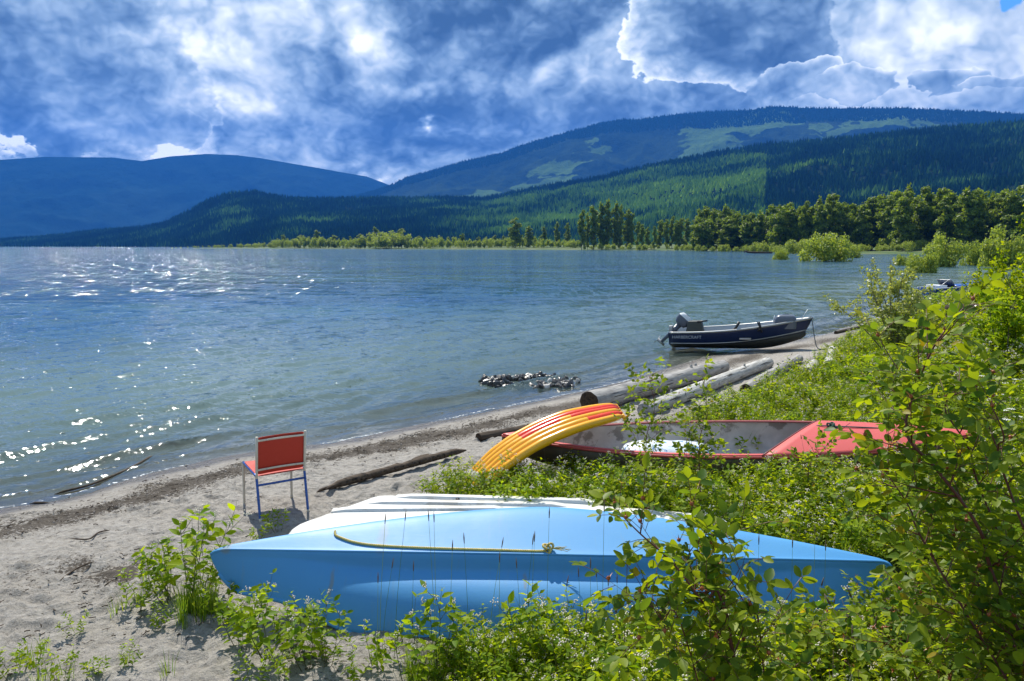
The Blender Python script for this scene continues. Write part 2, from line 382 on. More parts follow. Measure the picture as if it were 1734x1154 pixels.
for i in range(46):
    L = .16 * (2.1 / .16) ** (i / 45); th = main + wr.normal(0, .5 if L < .8 else .28); k = 2 * np.pi / L
    fade = np.clip(L / (R * .0056 * 2.6) - .6, 0, 1)
    amp = .0056 * L ** .75 * wr.uniform(.6, 1.3)
    phase = k * (X * np.cos(th) + Y * np.sin(th)) + wr.uniform(0, 6.28) + 1.3 * fbm(X * .25 / L ** .5, Y * .25 / L ** .5, 1)
    Z += amp * fade * np.sin(phase)
Z *= np.clip(dep / .12, .22, 1) * (1 + .35 * fbm(X * .15, Y * .15, 2))
brk = np.zeros_like(X)
for s0, wd, h0, off in ((-1.25, .15, .075, 0), (-2.5, .24, .040, 7), (-.45, .10, .018, 3), (-4.2, .3, .03, 12)):
    line = s0 + .30 * fbm(X * .45 + off, Y * .45, 2); m_ = np.clip(1.1 * fbm(X * .22 + off * 2, Y * .22 + 3, 2) + .55, 0, 1.2)
    c_ = np.exp(-((s - line) / wd) ** 2 * (1 + 1.5 * ((s - line) > 0))); Z += h0 * m_ * c_ * (R < 70); brk += m_ * c_ * (1 if s0 > -2 else .45)
foam = np.exp(-((s + .03 - .10 * fbm(X * 1.6, Y * 1.6, 3)) / .055) ** 2) * .9 + .5 * np.clip(brk - .55, 0, 1)
foam *= (R < 60)
Z *= 1 - sstep(R, 35, 74)
me = np_mesh('lake_water', np.stack([X, Y, Z + .0], -1).reshape(-1, 3), grid_faces(len(rr), len(aa)), True, {'depth': (dep + 0 * R).ravel(), 'foam': foam.ravel(), 'crest': (np.clip(brk, 0, 1) * (R < 60)).ravel()})
lake = tag(link('water', me, m_water), 'rippled blue green lake with small waves lapping the beach', kind='structure')

# ---- mountains: each a real slope from its foot up to its crest, crest surveyed from the photo's skyline
def crest_fn(pts):
    pts = np.array(pts, float)
    azs = np.array([AE(*p)[0] for p in pts]); te = np.array([math.tan(AE(*p)[1]) for p in pts])
    return azs, te
def mountain(name, pts, r_crest, r_foot, mtl, na=700, nr=90, rough=.05, shape=1.25, seed=0, label=''):
    azs, te = crest_fn(pts); a = np.linspace(azs[0], azs[-1], na); t_ = np.interp(a, azs, te)
    rc = np.interp(a, azs, r_crest) if not np.isscalar(r_crest) else np.full(na, float(r_crest))
    rf = np.interp(a, azs, r_foot) if not np.isscalar(r_foot) else np.full(na, float(r_foot))
    u = np.concatenate([np.linspace(0, 1, nr), np.linspace(1, 1.6, 14)[1:]])
    U, Aa = np.meshgrid(u, a, indexing='ij'); Rr = rf + (rc - rf) * U
    Hc = CAMZ + t_ * rc
    prof = np.where(U <= 1, U ** shape, 1 - .5 * (U - 1))
    X, Y = Rr * np.sin(Aa), Rr * np.cos(Aa); sc = 1 / (np.mean(rc) * .12)
    nz = fbm(X * sc + seed, Y * sc, 6, .5); rid = -np.abs(fbm(X * sc * 1.6 + seed, Y * sc * 1.6 + 4, 4, .5))
    env = np.clip(U * 3, 0, 1) * np.clip((1 - U) * 4, 0, 1)
    Zz = prof * Hc - 6 * (U < .001) + env * Hc * (rough * 2.2 * nz + rough * 2.5 * rid)
    elev = (Zz - CAMZ) / Rr; lim = t_ * (1 - .012 - .05 * (1 - np.clip(U, 0, 1)))
    Zz = np.where(U < .995, np.minimum(Zz, CAMZ + lim * Rr), Zz)
    me = np_mesh(name, np.stack([X, Y, Zz], -1).reshape(-1, 3), grid_faces(len(u), na), True)
    o = tag(link(name, me, mtl), label, kind='structure')
    return dict(X=X, Y=Y, Z=Zz, u=u, a=a, o=o)
def blotch(n, pos, items):
    """clearings at surveyed places (x, y, radius x, radius y) with ragged edges"""
    wv = n.v('ADD', pos, n.v('MULTIPLY', n.v('SUBTRACT', n.new('ShaderNodeTexNoise', {'Vector': pos, 'Scale': .004, 'Detail': 5.0}).outputs['Color'], (.5, .5, .5)), (700, 700, 0)))
    best = None
    for (x, y, rx, ry) in items:
        q = n.v('MULTIPLY', n.v('SUBTRACT', wv, (x, y, 0)), (1 / rx, 1 / ry, 0)); l = n.v('LENGTH', q)
        best = l if best is None else n.m('MINIMUM', best, l)
    return n.m('SUBTRACT', 1.0, n.ss(best, .85, 1.0))
def forest_mat(name, dark, light, scale=.012, clear=None, clear_col=(.085, .15, .035)):
    m, n = mat(name); pos = n.new('ShaderNodeNewGeometry').outputs['Position']
    a = n.noise(pos, scale, 8, .7); b = n.noise(pos, scale * .16, 5, .55); c = n.noise(n.v('MULTIPLY', pos, (1, 1, .35)), .05, 3, .7)
    col = n.mix(n.ss(a, .35, .65), dark, tuple(.55 * d + .45 * l for d, l in zip(dark, light)))
    col = n.mix(n.m('MULTIPLY', n.ss(b, .48, .62), .7), col, light)
    col = n.mix(n.m('MULTIPLY', n.ss(c, .5, .7), .5), col, dark)
    if clear:
        col = n.mix(n.m('MULTIPLY', blotch(n, pos, clear), n.ss(a, .2, .45)), col, clear_col)
    bp = n.new('ShaderNodeBump', {'Strength': .8, 'Distance': 30.0, 'Height': n.m('ADD', a, n.m('MULTIPLY', c, .5))}).outputs[0]
    finish(n, n.new('ShaderNodeBsdfDiffuse', {'Color': col, 'Normal': bp}).outputs[0]); return m
SKY1 = [(-700, 300), (-400, 280), (-150, 272), (0, 271), (75, 266), (190, 267), (240, 273), (290, 265), (350, 261), (400, 263), (440, 268), (540, 285), (590, 294), (620, 299), (650, 310), (668, 318), (720, 335), (800, 360), (900, 400)]
SKY2 = [(560, 345), (600, 333), (640, 322), (665, 313), (690, 301), (730, 290), (790, 273), (850, 260), (880, 248), (905, 240), (960, 225), (1020, 208), (1050, 203), (1080, 203), (1140, 195), (1200, 190), (1270, 187), (1300, 182), (1320, 181), (1380, 184), (1450, 184), (1530, 184), (1600, 187), (1680, 191), (1734, 194), (1850, 200), (2100, 225), (2400, 260)]
SKY3 = [(-60, 412), (60, 405), (180, 392), (240, 388), (280, 380), (320, 360), (350, 342), (385, 330), (430, 326), (460, 333), (500, 338), (560, 339), (640, 337), (700, 338), (760, 336), (820, 338), (850, 332), (900, 321), (960, 311), (1020, 301), (1080, 287), (1150, 272), (1220, 259), (1290, 247), (1350, 242), (1420, 236), (1500, 228), (1600, 217), (1680, 211), (1734, 207), (1850, 200), (2100, 210), (2500, 250)]
R2, R3 = 7300., 3500.
def on2(px, py, r):
    d = ray(px, py); h = math.hypot(d[0], d[1]); return d[0] / h * r, d[1] / h * r
c2 = []
for (px, py, r, rx, ry) in [(1200, 235, 6750, 230, 430), (1240, 215, 7050, 420, 160), (1310, 212, 7080, 300, 120), (1160, 262, 6350, 190, 220), (1520, 212, 7050, 700, 110), (1380, 222, 7000, 130, 60),
                      (960, 262, 6500, 260, 160), (900, 285, 6150, 330, 150), (800, 300, 6100, 300, 140), (1010, 243, 6800, 120, 60), (760, 322, 5700, 260, 120), (1600, 200, 7200, 400, 50)]:
    x, y = on2(px, py, r); c2.append((x, y, rx, ry))
m_far1 = forest_mat('haze_blued_forest_slope', (.008, .030, .04), (.02, .05, .055))  # forest colours blued, part of the distance haze painted in
m_far2 = forest_mat('mountain_forest', (.012, .026, .016), (.035, .06, .025), clear=c2)
m_near = forest_mat('hill_forest_floor', (.010, .022, .012), (.030, .055, .018))
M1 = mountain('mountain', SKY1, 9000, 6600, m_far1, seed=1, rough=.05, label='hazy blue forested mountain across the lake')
M2 = mountain('mountain', SKY2, R2, 4700, m_far2, seed=9, rough=.045, label='tall blue green mountain with pale logged clearings')
rc3 = np.interp([p[0] for p in SKY3], [-60, 300, 500, 900, 1300, 2500], [4800, 3700, 3500, 3500, 3300, 3000])
rf3 = np.interp([p[0] for p in SKY3], [-60, 300, 500, 900, 1300, 2500], [4300, 2700, 2000, 1700, 1400, 1200])
M3 = mountain('hill', SKY3, rc3, rf3, m_near, seed=21, rough=.05, shape=1.1, label='nearer dark green forested hill with a bright younger stand')

# conifers standing on the nearer hill (one far-off wood) and along the mountain crest
m_con, n = mat('conifer_wood')
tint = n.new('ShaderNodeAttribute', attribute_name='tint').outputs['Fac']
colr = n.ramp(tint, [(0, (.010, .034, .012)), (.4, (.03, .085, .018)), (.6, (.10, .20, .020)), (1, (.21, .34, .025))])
finish(n, n.new('ShaderNodeBsdfDiffuse', {'Color': colr}).outputs[0])
def conifers(name, M, count, tint_fn, hgt, wid, seed, umin=.02, umax=1.0, label=''):
    g = np.random.default_rng(seed); X, Y, Z = M['X'], M['Y'], M['Z']; u = M['u']; nu = (u <= 1).sum(); na = X.shape[1]
    fu = (umin + (umax - umin) * g.random(count) ** .8) * (nu - 1); fa = g.random(count) * (na - 1.001)
    i = np.minimum(fu.astype(int), nu - 2); j = fa.astype(int); a = (fu - i); b = fa - j
    def L(Q): return (Q[i, j] * (1 - a) + Q[i + 1, j] * a) * (1 - b) + (Q[i, j + 1] * (1 - a) + Q[i + 1, j + 1] * a) * b
    x, y, z = L(X), L(Y), L(Z); ang = M['a'][0] + (M['a'][-1] - M['a'][0]) * fa / (na - 1); pxx = 867 + FP * np.tan(ang)
    t = tint_fn(pxx, fu / (nu - 1), x, y, g); r_ = np.hypot(x, y)
    h = hgt * g.uniform(.6, 1.25, count) * (1 - .25 * np.clip(t, 0, 1)); wd = wid * g.uniform(.7, 1.3, count) * (1 + .6 * np.clip(t - .4, 0, 1))
    k = 5; th = g.random(count)[:, None] * 6.28 + np.arange(k) * 2 * np.pi / k
    ring = np.stack([x[:, None] + wd[:, None] * np.cos(th), y[:, None] + wd[:, None] * np.sin(th), np.repeat((z - 1)[:, None], k, 1)], -1)
    apex = np.stack([x, y, z + h], -1)[:, None]
    V = np.concatenate([ring, apex], 1).reshape(-1, 3); base = np.arange(count)[:, None] * (k + 1)
    F = np.stack([np.stack([base[:, 0] + q, base[:, 0] + (q + 1) % k, base[:, 0] + k], -1) for q in range(k)], 1).reshape(-1, 3)
    me = np_mesh(name, V, F, False, {'tint': np.repeat(np.clip(t, 0, 1), k + 1)})
    return tag(link(name, me, m_con), label, kind='stuff')
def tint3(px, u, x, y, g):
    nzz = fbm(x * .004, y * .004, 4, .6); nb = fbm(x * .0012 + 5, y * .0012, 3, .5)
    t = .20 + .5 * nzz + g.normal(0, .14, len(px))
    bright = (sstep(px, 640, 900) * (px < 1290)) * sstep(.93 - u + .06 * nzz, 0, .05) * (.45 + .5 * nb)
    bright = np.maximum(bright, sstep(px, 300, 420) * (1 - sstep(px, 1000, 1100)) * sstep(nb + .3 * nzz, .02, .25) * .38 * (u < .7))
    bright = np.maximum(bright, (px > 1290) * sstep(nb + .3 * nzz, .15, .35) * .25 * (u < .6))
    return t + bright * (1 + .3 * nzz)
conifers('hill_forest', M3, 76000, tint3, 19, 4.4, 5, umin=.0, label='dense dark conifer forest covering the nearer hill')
conifers('mountain_forest', M2, 16000, lambda px, u, x, y, g: .12 + .1 * g.random(len(px)), 20, 6, 6, umin=.90, label='distant conifers along the mountain crest')

# ---- haze: pale blue air over the lake
m_haze, n = mat('lake_haze')
hv = n.new('ShaderNodeVolumePrincipled', {'Color': (.045, .27, 1.0, 1), 'Density': 0.62e-4, 'Anisotropy': 0.15})
o_ = n.new('ShaderNodeOutputMaterial'); n.l.new(hv.outputs[0], o_.inputs['Volume'])
hx0, hx1, hy0, hy1, hz0, hz1 = -10500, 10500, -1200, 10500, -30, 1500
V = [(x, y, z) for z in (hz0, hz1) for y in (hy0, hy1) for x in (hx0, hx1)]
me = np_mesh('haze', V, np.array([(0, 2, 3, 1), (4, 5, 7, 6), (0, 1, 5, 4), (2, 6, 7, 3), (0, 4, 6, 2), (1, 3, 7, 5)]), False)
haze = tag(link('haze', me, m_haze), 'thin blue air over the lake and hills', kind='stuff')
# ------------------------------------------------------------------ shape helpers
def frames(P):
    P = np.asarray(P, float); T = np.gradient(P, axis=0); T /= np.linalg.norm(T, axis=1)[:, None] + 1e-12
    ref = np.array([0, 0, 1.]) if abs(T[0][2]) < .9 else np.array([1., 0, 0]); out = []
    nv = np.cross(T[0], ref); nv /= np.linalg.norm(nv)
    for t in T:
        nv = nv - t * nv.dot(t); nv /= np.linalg.norm(nv) + 1e-12; out.append((nv.copy(), np.cross(t, nv)))
    return T, np.array([o[0] for o in out]), np.array([o[1] for o in out])
def tube_geo(P, r, k=8, cap=True):
    P = np.asarray(P, float); n_ = len(P); r = np.broadcast_to(np.asarray(r, float), (n_,)) if np.ndim(r) < 2 else r
    T, A, B = frames(P); th = np.arange(k) * 2 * np.pi / k
    rr_ = r[:, None] if np.ndim(r) == 1 else r
    V = P[:, None] + (A[:, None] * np.cos(th)[None, :, None] + B[:, None] * np.sin(th)[None, :, None]) * rr_[..., None]
    V = V.reshape(-1, 3); F = grid_faces(n_, k, True)
    tri = []
    if cap:
        c0, c1 = len(V), len(V) + 1; V = np.vstack([V, P[0], P[-1]])
        for q in range(k):
            tri.append((c0, (q + 1) % k, q)); tri.append((c1, (n_ - 1) * k + q, (n_ - 1) * k + (q + 1) % k))
    return V, F, np.array(tri, int).reshape(-1, 3)
def join_geo(parts):
    Vs, Qs, Ts, off = [], [], [], 0
    for (V, F, T) in parts:
        Vs.append(V)
        if len(F): Qs.append(np.asarray(F) + off)
        if len(T): Ts.append(np.asarray(T) + off)
        off += len(V)
    return np.vstack(Vs), [x for x in ((np.vstack(Qs) if Qs else []), (np.vstack(Ts) if Ts else [])) if len(x)]
def tube(name, P, r, mtl, parent=None, k=8, smooth=True):
    V, F, T = tube_geo(P, r, k); return link(name, np_mesh(name, V, [F, T] if len(T) else F, smooth), mtl, parent)
def smoothpath(P, m=8):
    P = np.asarray(P, float); n_ = len(P); out = []
    Q = np.vstack([2 * P[0] - P[1], P, 2 * P[-1] - P[-2]])
    for i in range(1, n_):
        p0, p1, p2, p3 = Q[i - 1], Q[i], Q[i + 1], Q[i + 2]
        for t in np.linspace(0, 1, m, endpoint=False):
            out.append(.5 * ((2 * p1) + (p2 - p0) * t + (2 * p0 - 5 * p1 + 4 * p2 - p3) * t * t + (3 * p1 - p0 - 3 * p2 + p3) * t ** 3))
    out.append(P[-1]); return np.array(out)
def box(name, c, size, mtl, parent=None, rot=None, bev=.006, taper=None):
    bm = bmesh.new(); bmesh.ops.create_cube(bm, size=1)
    for v in bm.verts:
        v.co = Vector((v.co.x * size[0], v.co.y * size[1], v.co.z * size[2]))
        if taper and v.co.z > 0: v.co.x *= taper[0]; v.co.y *= taper[1]
    if bev: bmesh.ops.bevel(bm, geom=bm.edges[:], offset=bev, segments=2, affect='EDGES', profile=.6)
    me = bpy.data.meshes.new(name); bm.to_mesh(me); bm.free()
    for p in me.polygons: p.use_smooth = True
    M = Matrix.Translation(Vector(c)) @ (rot.to_4x4() if rot is not None else Matrix.Identity(4)); me.transform(M)
    return link(name, me, mtl, parent)
def loft(name, secs, mtl, parent=None, thick=0.0, closed=False, smooth=True, sub=0):
    S_ = np.asarray(secs, float); ns, npnt = S_.shape[:2]
    o = link(name, np_mesh(name, S_.reshape(-1, 3), grid_faces(ns, npnt, closed), smooth), mtl, parent)
    if thick: md = o.modifiers.new('thickness', 'SOLIDIFY'); md.thickness = thick; md.offset = 0
    if sub: md = o.modifiers.new('smooth', 'SUBSURF'); md.levels = sub; md.render_levels = sub
    return o
def place(o, M):
    o.matrix_world = M; return o
def text_obj(name, txt, size, mtl, M, parent, depth=.003):
    cu = bpy.data.curves.new(name, 'FONT'); cu.body = txt; cu.size = size; cu.extrude = depth; cu.align_x = 'LEFT'
    t = bpy.data.objects.new('tmp', cu); COL.objects.link(t)
    me = bpy.data.meshes.new_from_object(t.evaluated_get(bpy.context.evaluated_depsgraph_get()))
    bpy.data.objects.remove(t); me.transform(M); me.materials.clear(); return link(name, me, mtl, parent)

# ---- materials of the things
m_blue, n = mat('sky_blue_plastic'); tc = n.new('ShaderNodeTexCoord').outputs['Object']
k1 = n.noise(tc, 2.2, 6, .6); k2 = n.noise(n.v('MULTIPLY', tc, (22, 2, 3)), 1.0, 5, .6); k3 = n.noise(tc, 90, 3, .7); scr = n.noise(n.v('MULTIPLY', tc, (1.2, 26, 26)), 3.0, 4, .7)
c = n.mix(n.m('MULTIPLY', n.ss(k1, .4, .7), .35), (.064, .28, .57), (.088, .335, .60))
c = n.mix(n.m('MULTIPLY', n.ss(k2, .56, .74), .16), c, (.20, .26, .20)); c = n.mix(n.m('MULTIPLY', n.ss(k3, .62, .74), .25), c, (.16, .22, .22)); c = n.mix(n.m('MULTIPLY', n.ss(scr, .66, .72), .3), c, (.30, .50, .66))
for (px_, py_, yy_, rx_, rz_, am_) in ((556, 1000, 5.3, .022, .11, .55), (650, 905, 5.75, .05, .10, .35), (890, 990, 5.35, .02, .05, .5), (377, 935, 5.5, .05, .04, .5), (1180, 900, 5.8, .12, .05, .18), (1320, 890, 5.8, .2, .03, .25)):
    q_ = D_(px_, py_, yy_); l_ = n.v('LENGTH', n.v('MULTIPLY', n.v('SUBTRACT', n.v('ADD', tc, n.v('SCALE', n.new('ShaderNodeTexNoise', {'Vector': tc, 'Scale': 9.0}).outputs['Color'], scale=.05)), tuple(q_ + .025)), (1 / rx_, 2.0, 1 / rz_)))
    c = n.mix(n.m('MULTIPLY', n.m('SUBTRACT', 1.0, n.ss(l_, .3, 1.1)), am_), c, (.22, .20, .10))
finish(n, n.new('ShaderNodeBsdfPrincipled', {'Base Color': c, 'Roughness': n.m('ADD', .42, n.m('MULTIPLY', k1, .22)), 'Specular IOR Level': .4, 'Normal': n.new('ShaderNodeBump', {'Strength': .12, 'Distance': .02, 'Height': n.m('ADD', k1, n.m('MULTIPLY', scr, .15))}).outputs[0]}).outputs[0])
m_white_hull = simple('weathered_white_hull', (.66, .66, .63), .45, var=.16, scale=9, wear=((.35, .30, .22), 3, .54, .5))
m_red_deck = simple('faded_red_gelcoat', (.56, .085, .075), .5, var=.10, scale=6, wear=((.38, .16, .13), 30, .66, .5))
m_boat_out = simple('dull_olive_hull', (.10, .075, .045), .6, var=.2)
m_boat_in = simple('stained_grey_fibreglass', (.50, .47, .45), .55, var=.4, scale=5, wear=((.12, .10, .085), 3.5, .52, .75), bump=.2)
m_rim = simple('dark_maroon_rim', (.22, .035, .03), .45)
m_navy = simple('chipped_navy_paint', (.008, .022, .085), .42, var=.12, scale=3, wear=((.42, .40, .33), 4.2, .665, .9))
m_alu = simple('dull_aluminium', (.42, .43, .43), .42, metal=.75, var=.2)
m_alu_dark = simple('dark_aluminium_bottom', (.055, .055, .05), .6, metal=.2, var=.3)
m_cowl = simple('grey_motor_cowl', (.12, .14, .18), .3, var=.05); m_cowl_w = simple('white_motor_cap', (.72, .74, .75), .3, var=.05)
m_black = simple('black_plastic', (.012, .012, .014), .45, var=.1); m_letter = simple('white_lettering', (.42, .45, .5), .5, var=.02)
m_canvas = simple('olive_seat_vinyl', (.05, .058, .05), .6)
m_red = simple('orange_red_vinyl', (.42, .020, .003), .65, var=.05, scale=30, bump=.05)
m_cream = simple('cream_painted_metal', (.55, .50, .40), .4, var=.2, scale=30, wear=((.2, .13, .08), 60, .63, .7))
m_bluetube = simple('blue_painted_tube', (.03, .10, .36), .28, metal=.3, var=.15, scale=30)
m_rope = simple('yellow_rope', (.62, .50, .16), .8, var=.3, scale=60); m_rope_d = simple('dark_green_rope', (.02, .10, .07), .8, var=.2)
m_rope_g = simple('grey_rope', (.12, .13, .13), .8)
m_orange = simple('orange_yellow_vinyl', (.88, .42, .01), .25, var=.06, spec=.6); m_redpatch = simple('red_vinyl_patch', (.78, .05, .015), .25, var=.05, spec=.6)
m_seam = simple('white_vinyl_seam', (.80, .72, .60), .35, var=.05)
def wood_mat(name, a, b, dark=(.03, .022, .015)):
    m, n = mat(name); tc = n.new('ShaderNodeTexCoord').outputs['Object']
    q = n.v('MULTIPLY', tc, (1.2, 14, 14)); k = n.noise(q, 2.2, 7, .65); k2 = n.noise(tc, 3, 5, .6); k3 = n.noise(n.v('MULTIPLY', tc, (.5, 9, 9)), 3, 3, .5)
    c = n.mix(n.ss(k, .3, .7), a, b); c = n.mix(n.m('MULTIPLY', n.ss(k2, .5, .7), .5), c, tuple(x * .6 for x in a))
    c = n.mix(n.m('MULTIPLY', n.m('SUBTRACT', 1.0, n.ss(k3, .33, .40)), .8), c, dark)
    bp = n.new('ShaderNodeBump', {'Strength': .7, 'Distance': .02, 'Height': n.m('ADD', k, n.ss(k3, .30, .42))}).outputs[0]
    finish(n, n.new('ShaderNodeBsdfPrincipled', {'Base Color': c, 'Roughness': .85, 'Normal': bp, 'Specular IOR Level': .2}).outputs[0]); return m
m_log = wood_mat('weathered_grey_wood', (.26, .25, .24), (.46, .44, .41)); m_logp = wood_mat('bleached_wood', (.34, .33, .30), (.62, .60, .56))
m_wet = wood_mat('dark_wet_wood', (.045, .033, .023), (.12, .09, .065), (.01, .008, .006)); m_end = wood_mat('dark_log_end', (.03, .02, .014), (.09, .06, .035), (.01, .007, .005))

# ------------------------------------------------------------------ blue canoe, overturned and tipped towards the viewer
KL, KR = D_(356, 931, 5.55), D_(1510, 952, 5.50)
far_pts = [(.64, -.16), (.63, .03), (.585, .155), (.51, .197), (.40, .172), (.24, .105), (.05, .025), (.012, .012), (0, .006), (-.010, -.006), (-.022, -.03), (-.034, -.09), (-.045, -.112), (-.08, -.127), (-.14, -.150), (-.20, -.185), (-.26, -.236), (-.31, -.300), (-.35, -.375), (-.38, -.450), (-.395, -.51)]
secs = []
for t in np.linspace(0, 1, 61):
    t_ = .5 - .5 * math.cos(math.pi * t) if t not in (0, 1) else t
    x = KL + (KR - KL) * t_
    wf = max(0, 1 - abs(1 - 2 * t_) ** 1.5); wn_ = max(0, 1 - abs(1 - 2 * t_) ** 2.3)
    rnd = math.sqrt(max(0, 1 - max(0, 1 - t_ / .03) ** 2)) * math.sqrt(max(0, 1 - max(0, 1 - (1 - t_) / .02) ** 2))
    row = []
    bulge = sstep(t_, .10, .26) * (1 - sstep(t_, .76, .92))
    for (dy, dz) in far_pts:
        if dy >= 0: p = (dy * wf + .012 * (dy > 0.01), dz * wf)
        else:
            stem = .42
            flatz = -.17 - .26 * (abs(dy) / .465) if dy < -.03 else dz      # V-shaped near the ends
            zz = dz * bulge + (dz * stem * 1.0 + (1 - stem) * 0) * (1 - bulge) if dy > -.03 else dz * bulge + (-.04 - .26 * ((abs(dy) - .03) / .37)) * (1 - bulge)
            p = (dy * wn_, zz * (.12 + .88 * rnd))
        z_drop = -.05 * (1 - rnd)
        rake = .10 * min(1, abs(min(p[1], 0)) / .3) * (max(0, 1 - t_ / .12) - max(0, 1 - (1 - t_) / .12))
        row.append((x[0] + rake, x[1] + p[0], x[2] + p[1] + z_drop))
    secs.append(row)
canoe = empty('canoe', tuple((KL + KR) / 2 - np.array([0, 0, .45])), 'pale blue canoe lying overturned in the weeds, propped on the white dinghy', 'canoe')
def child_world(o, root): o.parent = root; o.matrix_parent_inverse = root.matrix_world.inverted() if False else Matrix.Translation(-root.location); return o
hull = child_world(loft('hull', secs, m_blue, None, thick=.012, sub=1), canoe)
gl_ = np.array([s_[-1] for s_ in secs])[2:-2]; gf = np.array([s_[0] for s_ in secs])[2:-2]
for gpts in (gl_, gf): child_world(tube('gunwale', gpts, .016, m_blue), canoe)
kl = np.array([s_[8] for s_ in secs]); kl[:, 2] += .002
child_world(tube('keel_strip', kl[1:-1], .011, m_blue), canoe)
# rope lying on the canoe
def twisted(name, P, r, mtl, parent=None, pitch=.05):
    P = smoothpath(P, 10); L = np.concatenate([[0], np.cumsum(np.linalg.norm(np.diff(P, axis=0), axis=1))])
    m_ = max(int(L[-1] / .008), 8); q = np.linspace(0, L[-1], m_); P = np.stack([np.interp(q, L, P[:, i]) for i in range(3)], 1)
    T, A, B = frames(P); geos = []
    for ph in (0, 2.09, 4.19):
        a = q / pitch * 2 * np.pi + ph; C = P + (A * np.cos(a)[:, None] + B * np.sin(a)[:, None]) * r * .55
        geos.append(tube_geo(C, r * .6, 5))
    V, Fl = join_geo(geos); return link(name, np_mesh(name, V, Fl), mtl, parent)
def on_canoe(px, off, lift=.012):        # point on the far face at distance off behind the keel
    x = None
    for i, s_ in enumerate(secs[:-1]):
        kx = [np.array(a) for a in (s_[8], secs[i + 1][8])]
        d0, d1 = [867 + FP * a[0] / a[1] for a in kx]
        if d0 <= px <= d1:
            f = (px - d0) / (d1 - d0); r0 = np.array(s_) * (1 - f) + np.array(secs[i + 1]) * f; x = r0; break
    yk = x[8][1]; pts = x[:9][::-1]
    for a, b in zip(pts[:-1], pts[1:]):
        if a[1] <= yk + off <= b[1]:
            g = (yk + off - a[1]) / (b[1] - a[1] + 1e-9); p = a * (1 - g) + b * g; return p + np.array([0, -.3 * lift, lift])
    return pts[-1] + np.array([0, 0, lift])
rp = [on_canoe(546, .19), on_canoe(549, .15), on_canoe(562, .12), on_canoe(585, .085), on_canoe(620, .06), on_canoe(680, .045), on_canoe(760, .035), on_canoe(840, .03), on_canoe(905, .025), on_canoe(928, .03)]
tag(twisted('rope', rp, .0095, m_rope), 'frayed yellow rope lying along the blue canoe and ending in a knot', 'rope')
kc = on_canoe(931, .04, .03); kg = []
tt = np.linspace(0, 2 * np.pi, 90)
kn = np.stack([np.sin(tt) + 2 * np.sin(2 * tt), np.cos(tt) - 2 * np.cos(2 * tt), -1.2 * np.sin(3 * tt)], 1) * .0135
Rk = Matrix.Rotation(math.radians(55), 3, 'X'); kn = np.array([Rk @ Vector(p) for p in kn]) + kc
kobj = twisted('knot', kn[::4], .009, m_rope, bpy.data.objects['rope'])
for j in range(7):
    e0 = kc + np.array([.03, -.01, 0]); e1 = e0 + np.array([.07 + .01 * j % 3, -.02 - .006 * j, -.01 + .012 * (j % 4)]); tube('frayed_end', [e0, (e0 + e1) / 2 + np.array([0, 0, .006 * (j % 3)]), e1], .0022, m_rope, bpy.data.objects['rope'], k=4)

# ------------------------------------------------------------------ white dinghy, upside down behind the canoe
ztop = .50
def Gd(px, py): return G(px, py, ztop)
A_, B_, C_, E_ = Gd(505, 888), Gd(643, 838), Gd(945, 850), Gd(1212, 872)
outl = [A_[:2], (A_[0] - .00, A_[1] - .5), (A_[0] + .5, A_[1] - .95), (.3, 5.95), (1.3, 6.05), (1.85, 6.4), (E_[0] + .05, E_[1] - .1), tuple(Gd(1165, 868)[:2]), tuple((C_ * .5 + Gd(1165, 868) * .5)[:2]), C_[:2], tuple(Gd(800, 845)[:2]), B_[:2]]
outl = np.array([tuple(p) for p in outl]); cen = outl.mean(0)
def ring_at(sc, z, m_=11):
    P = cen + (outl - cen) * sc; P = np.array([(p[0], p[1], z) for p in P]); Q = np.vstack([P, P[:1]]); out = []
    for i in range(len(P)):                                   # slightly rounded corners
        for t in np.linspace(0, 1, m_, endpoint=False):
            a = Q[i]; b = Q[i + 1]; out.append(a + (b - a) * t)
    out = np.array(out)
    for _ in range(1): out = (np.roll(out, 1, 0) + 2 * out + np.roll(out, -1, 0)) / 4
    return out
lv = [ring_at(.02, ztop + .015), ring_at(.5, ztop + .012), ring_at(.93, ztop + .006), ring_at(1.0, ztop - .004), ring_at(1.02, ztop - .03), ring_at(1.03, ztop - .07), ring_at(1.045, ztop - .20), ring_at(1.03, ztop - .22), ring_at(1.055, ztop - .225), ring_at(1.055, ztop - .25)]
dinghy = empty('dinghy', (cen[0], cen[1], .3), 'weathered white dinghy upside down on the sand behind the blue canoe', 'dinghy')
child_world(loft('hull', lv, m_white_hull, None, closed=True), dinghy)
for a, b in (((560, 868), (860, 866)), ((622, 854), (960, 860)), ((668, 844), (1010, 854))):
    a_, b_ = Gd(a[0], a[1] + 1), Gd(b[0], b[1] + 1); d_ = (b_ - a_); L_ = np.linalg.norm(d_); d_ /= L_; nrm = np.array([-d_[1], d_[0], 0])
    rows = []
    for t in np.linspace(0, 1, 14):
        c = a_ + d_ * L_ * t; e = min(1, t / .10, (1 - t) / .04 + .05); hgt_ = .026 * min(1, e + .05)
        sc_ = ztop + .006
        rows.append([(c + nrm * (.005))[:2].tolist() + [sc_ - .01], (c + nrm * .008)[:2].tolist() + [sc_ + hgt_], (c + nrm * .03)[:2].tolist() + [sc_ + hgt_ * 1.08], (c + nrm * .095)[:2].tolist() + [sc_ + hgt_ * .9], (c + nrm * .15)[:2].tolist() + [sc_ - .01]])
    child_world(loft('hull_rib', rows, m_white_hull), dinghy)
child_world(tube('drain_plug', [Gd(775, 850) + np.array([0, 0, .01]), Gd(775, 850) + np.array([0, 0, .035])], .018, m_black, k=12), dinghy)

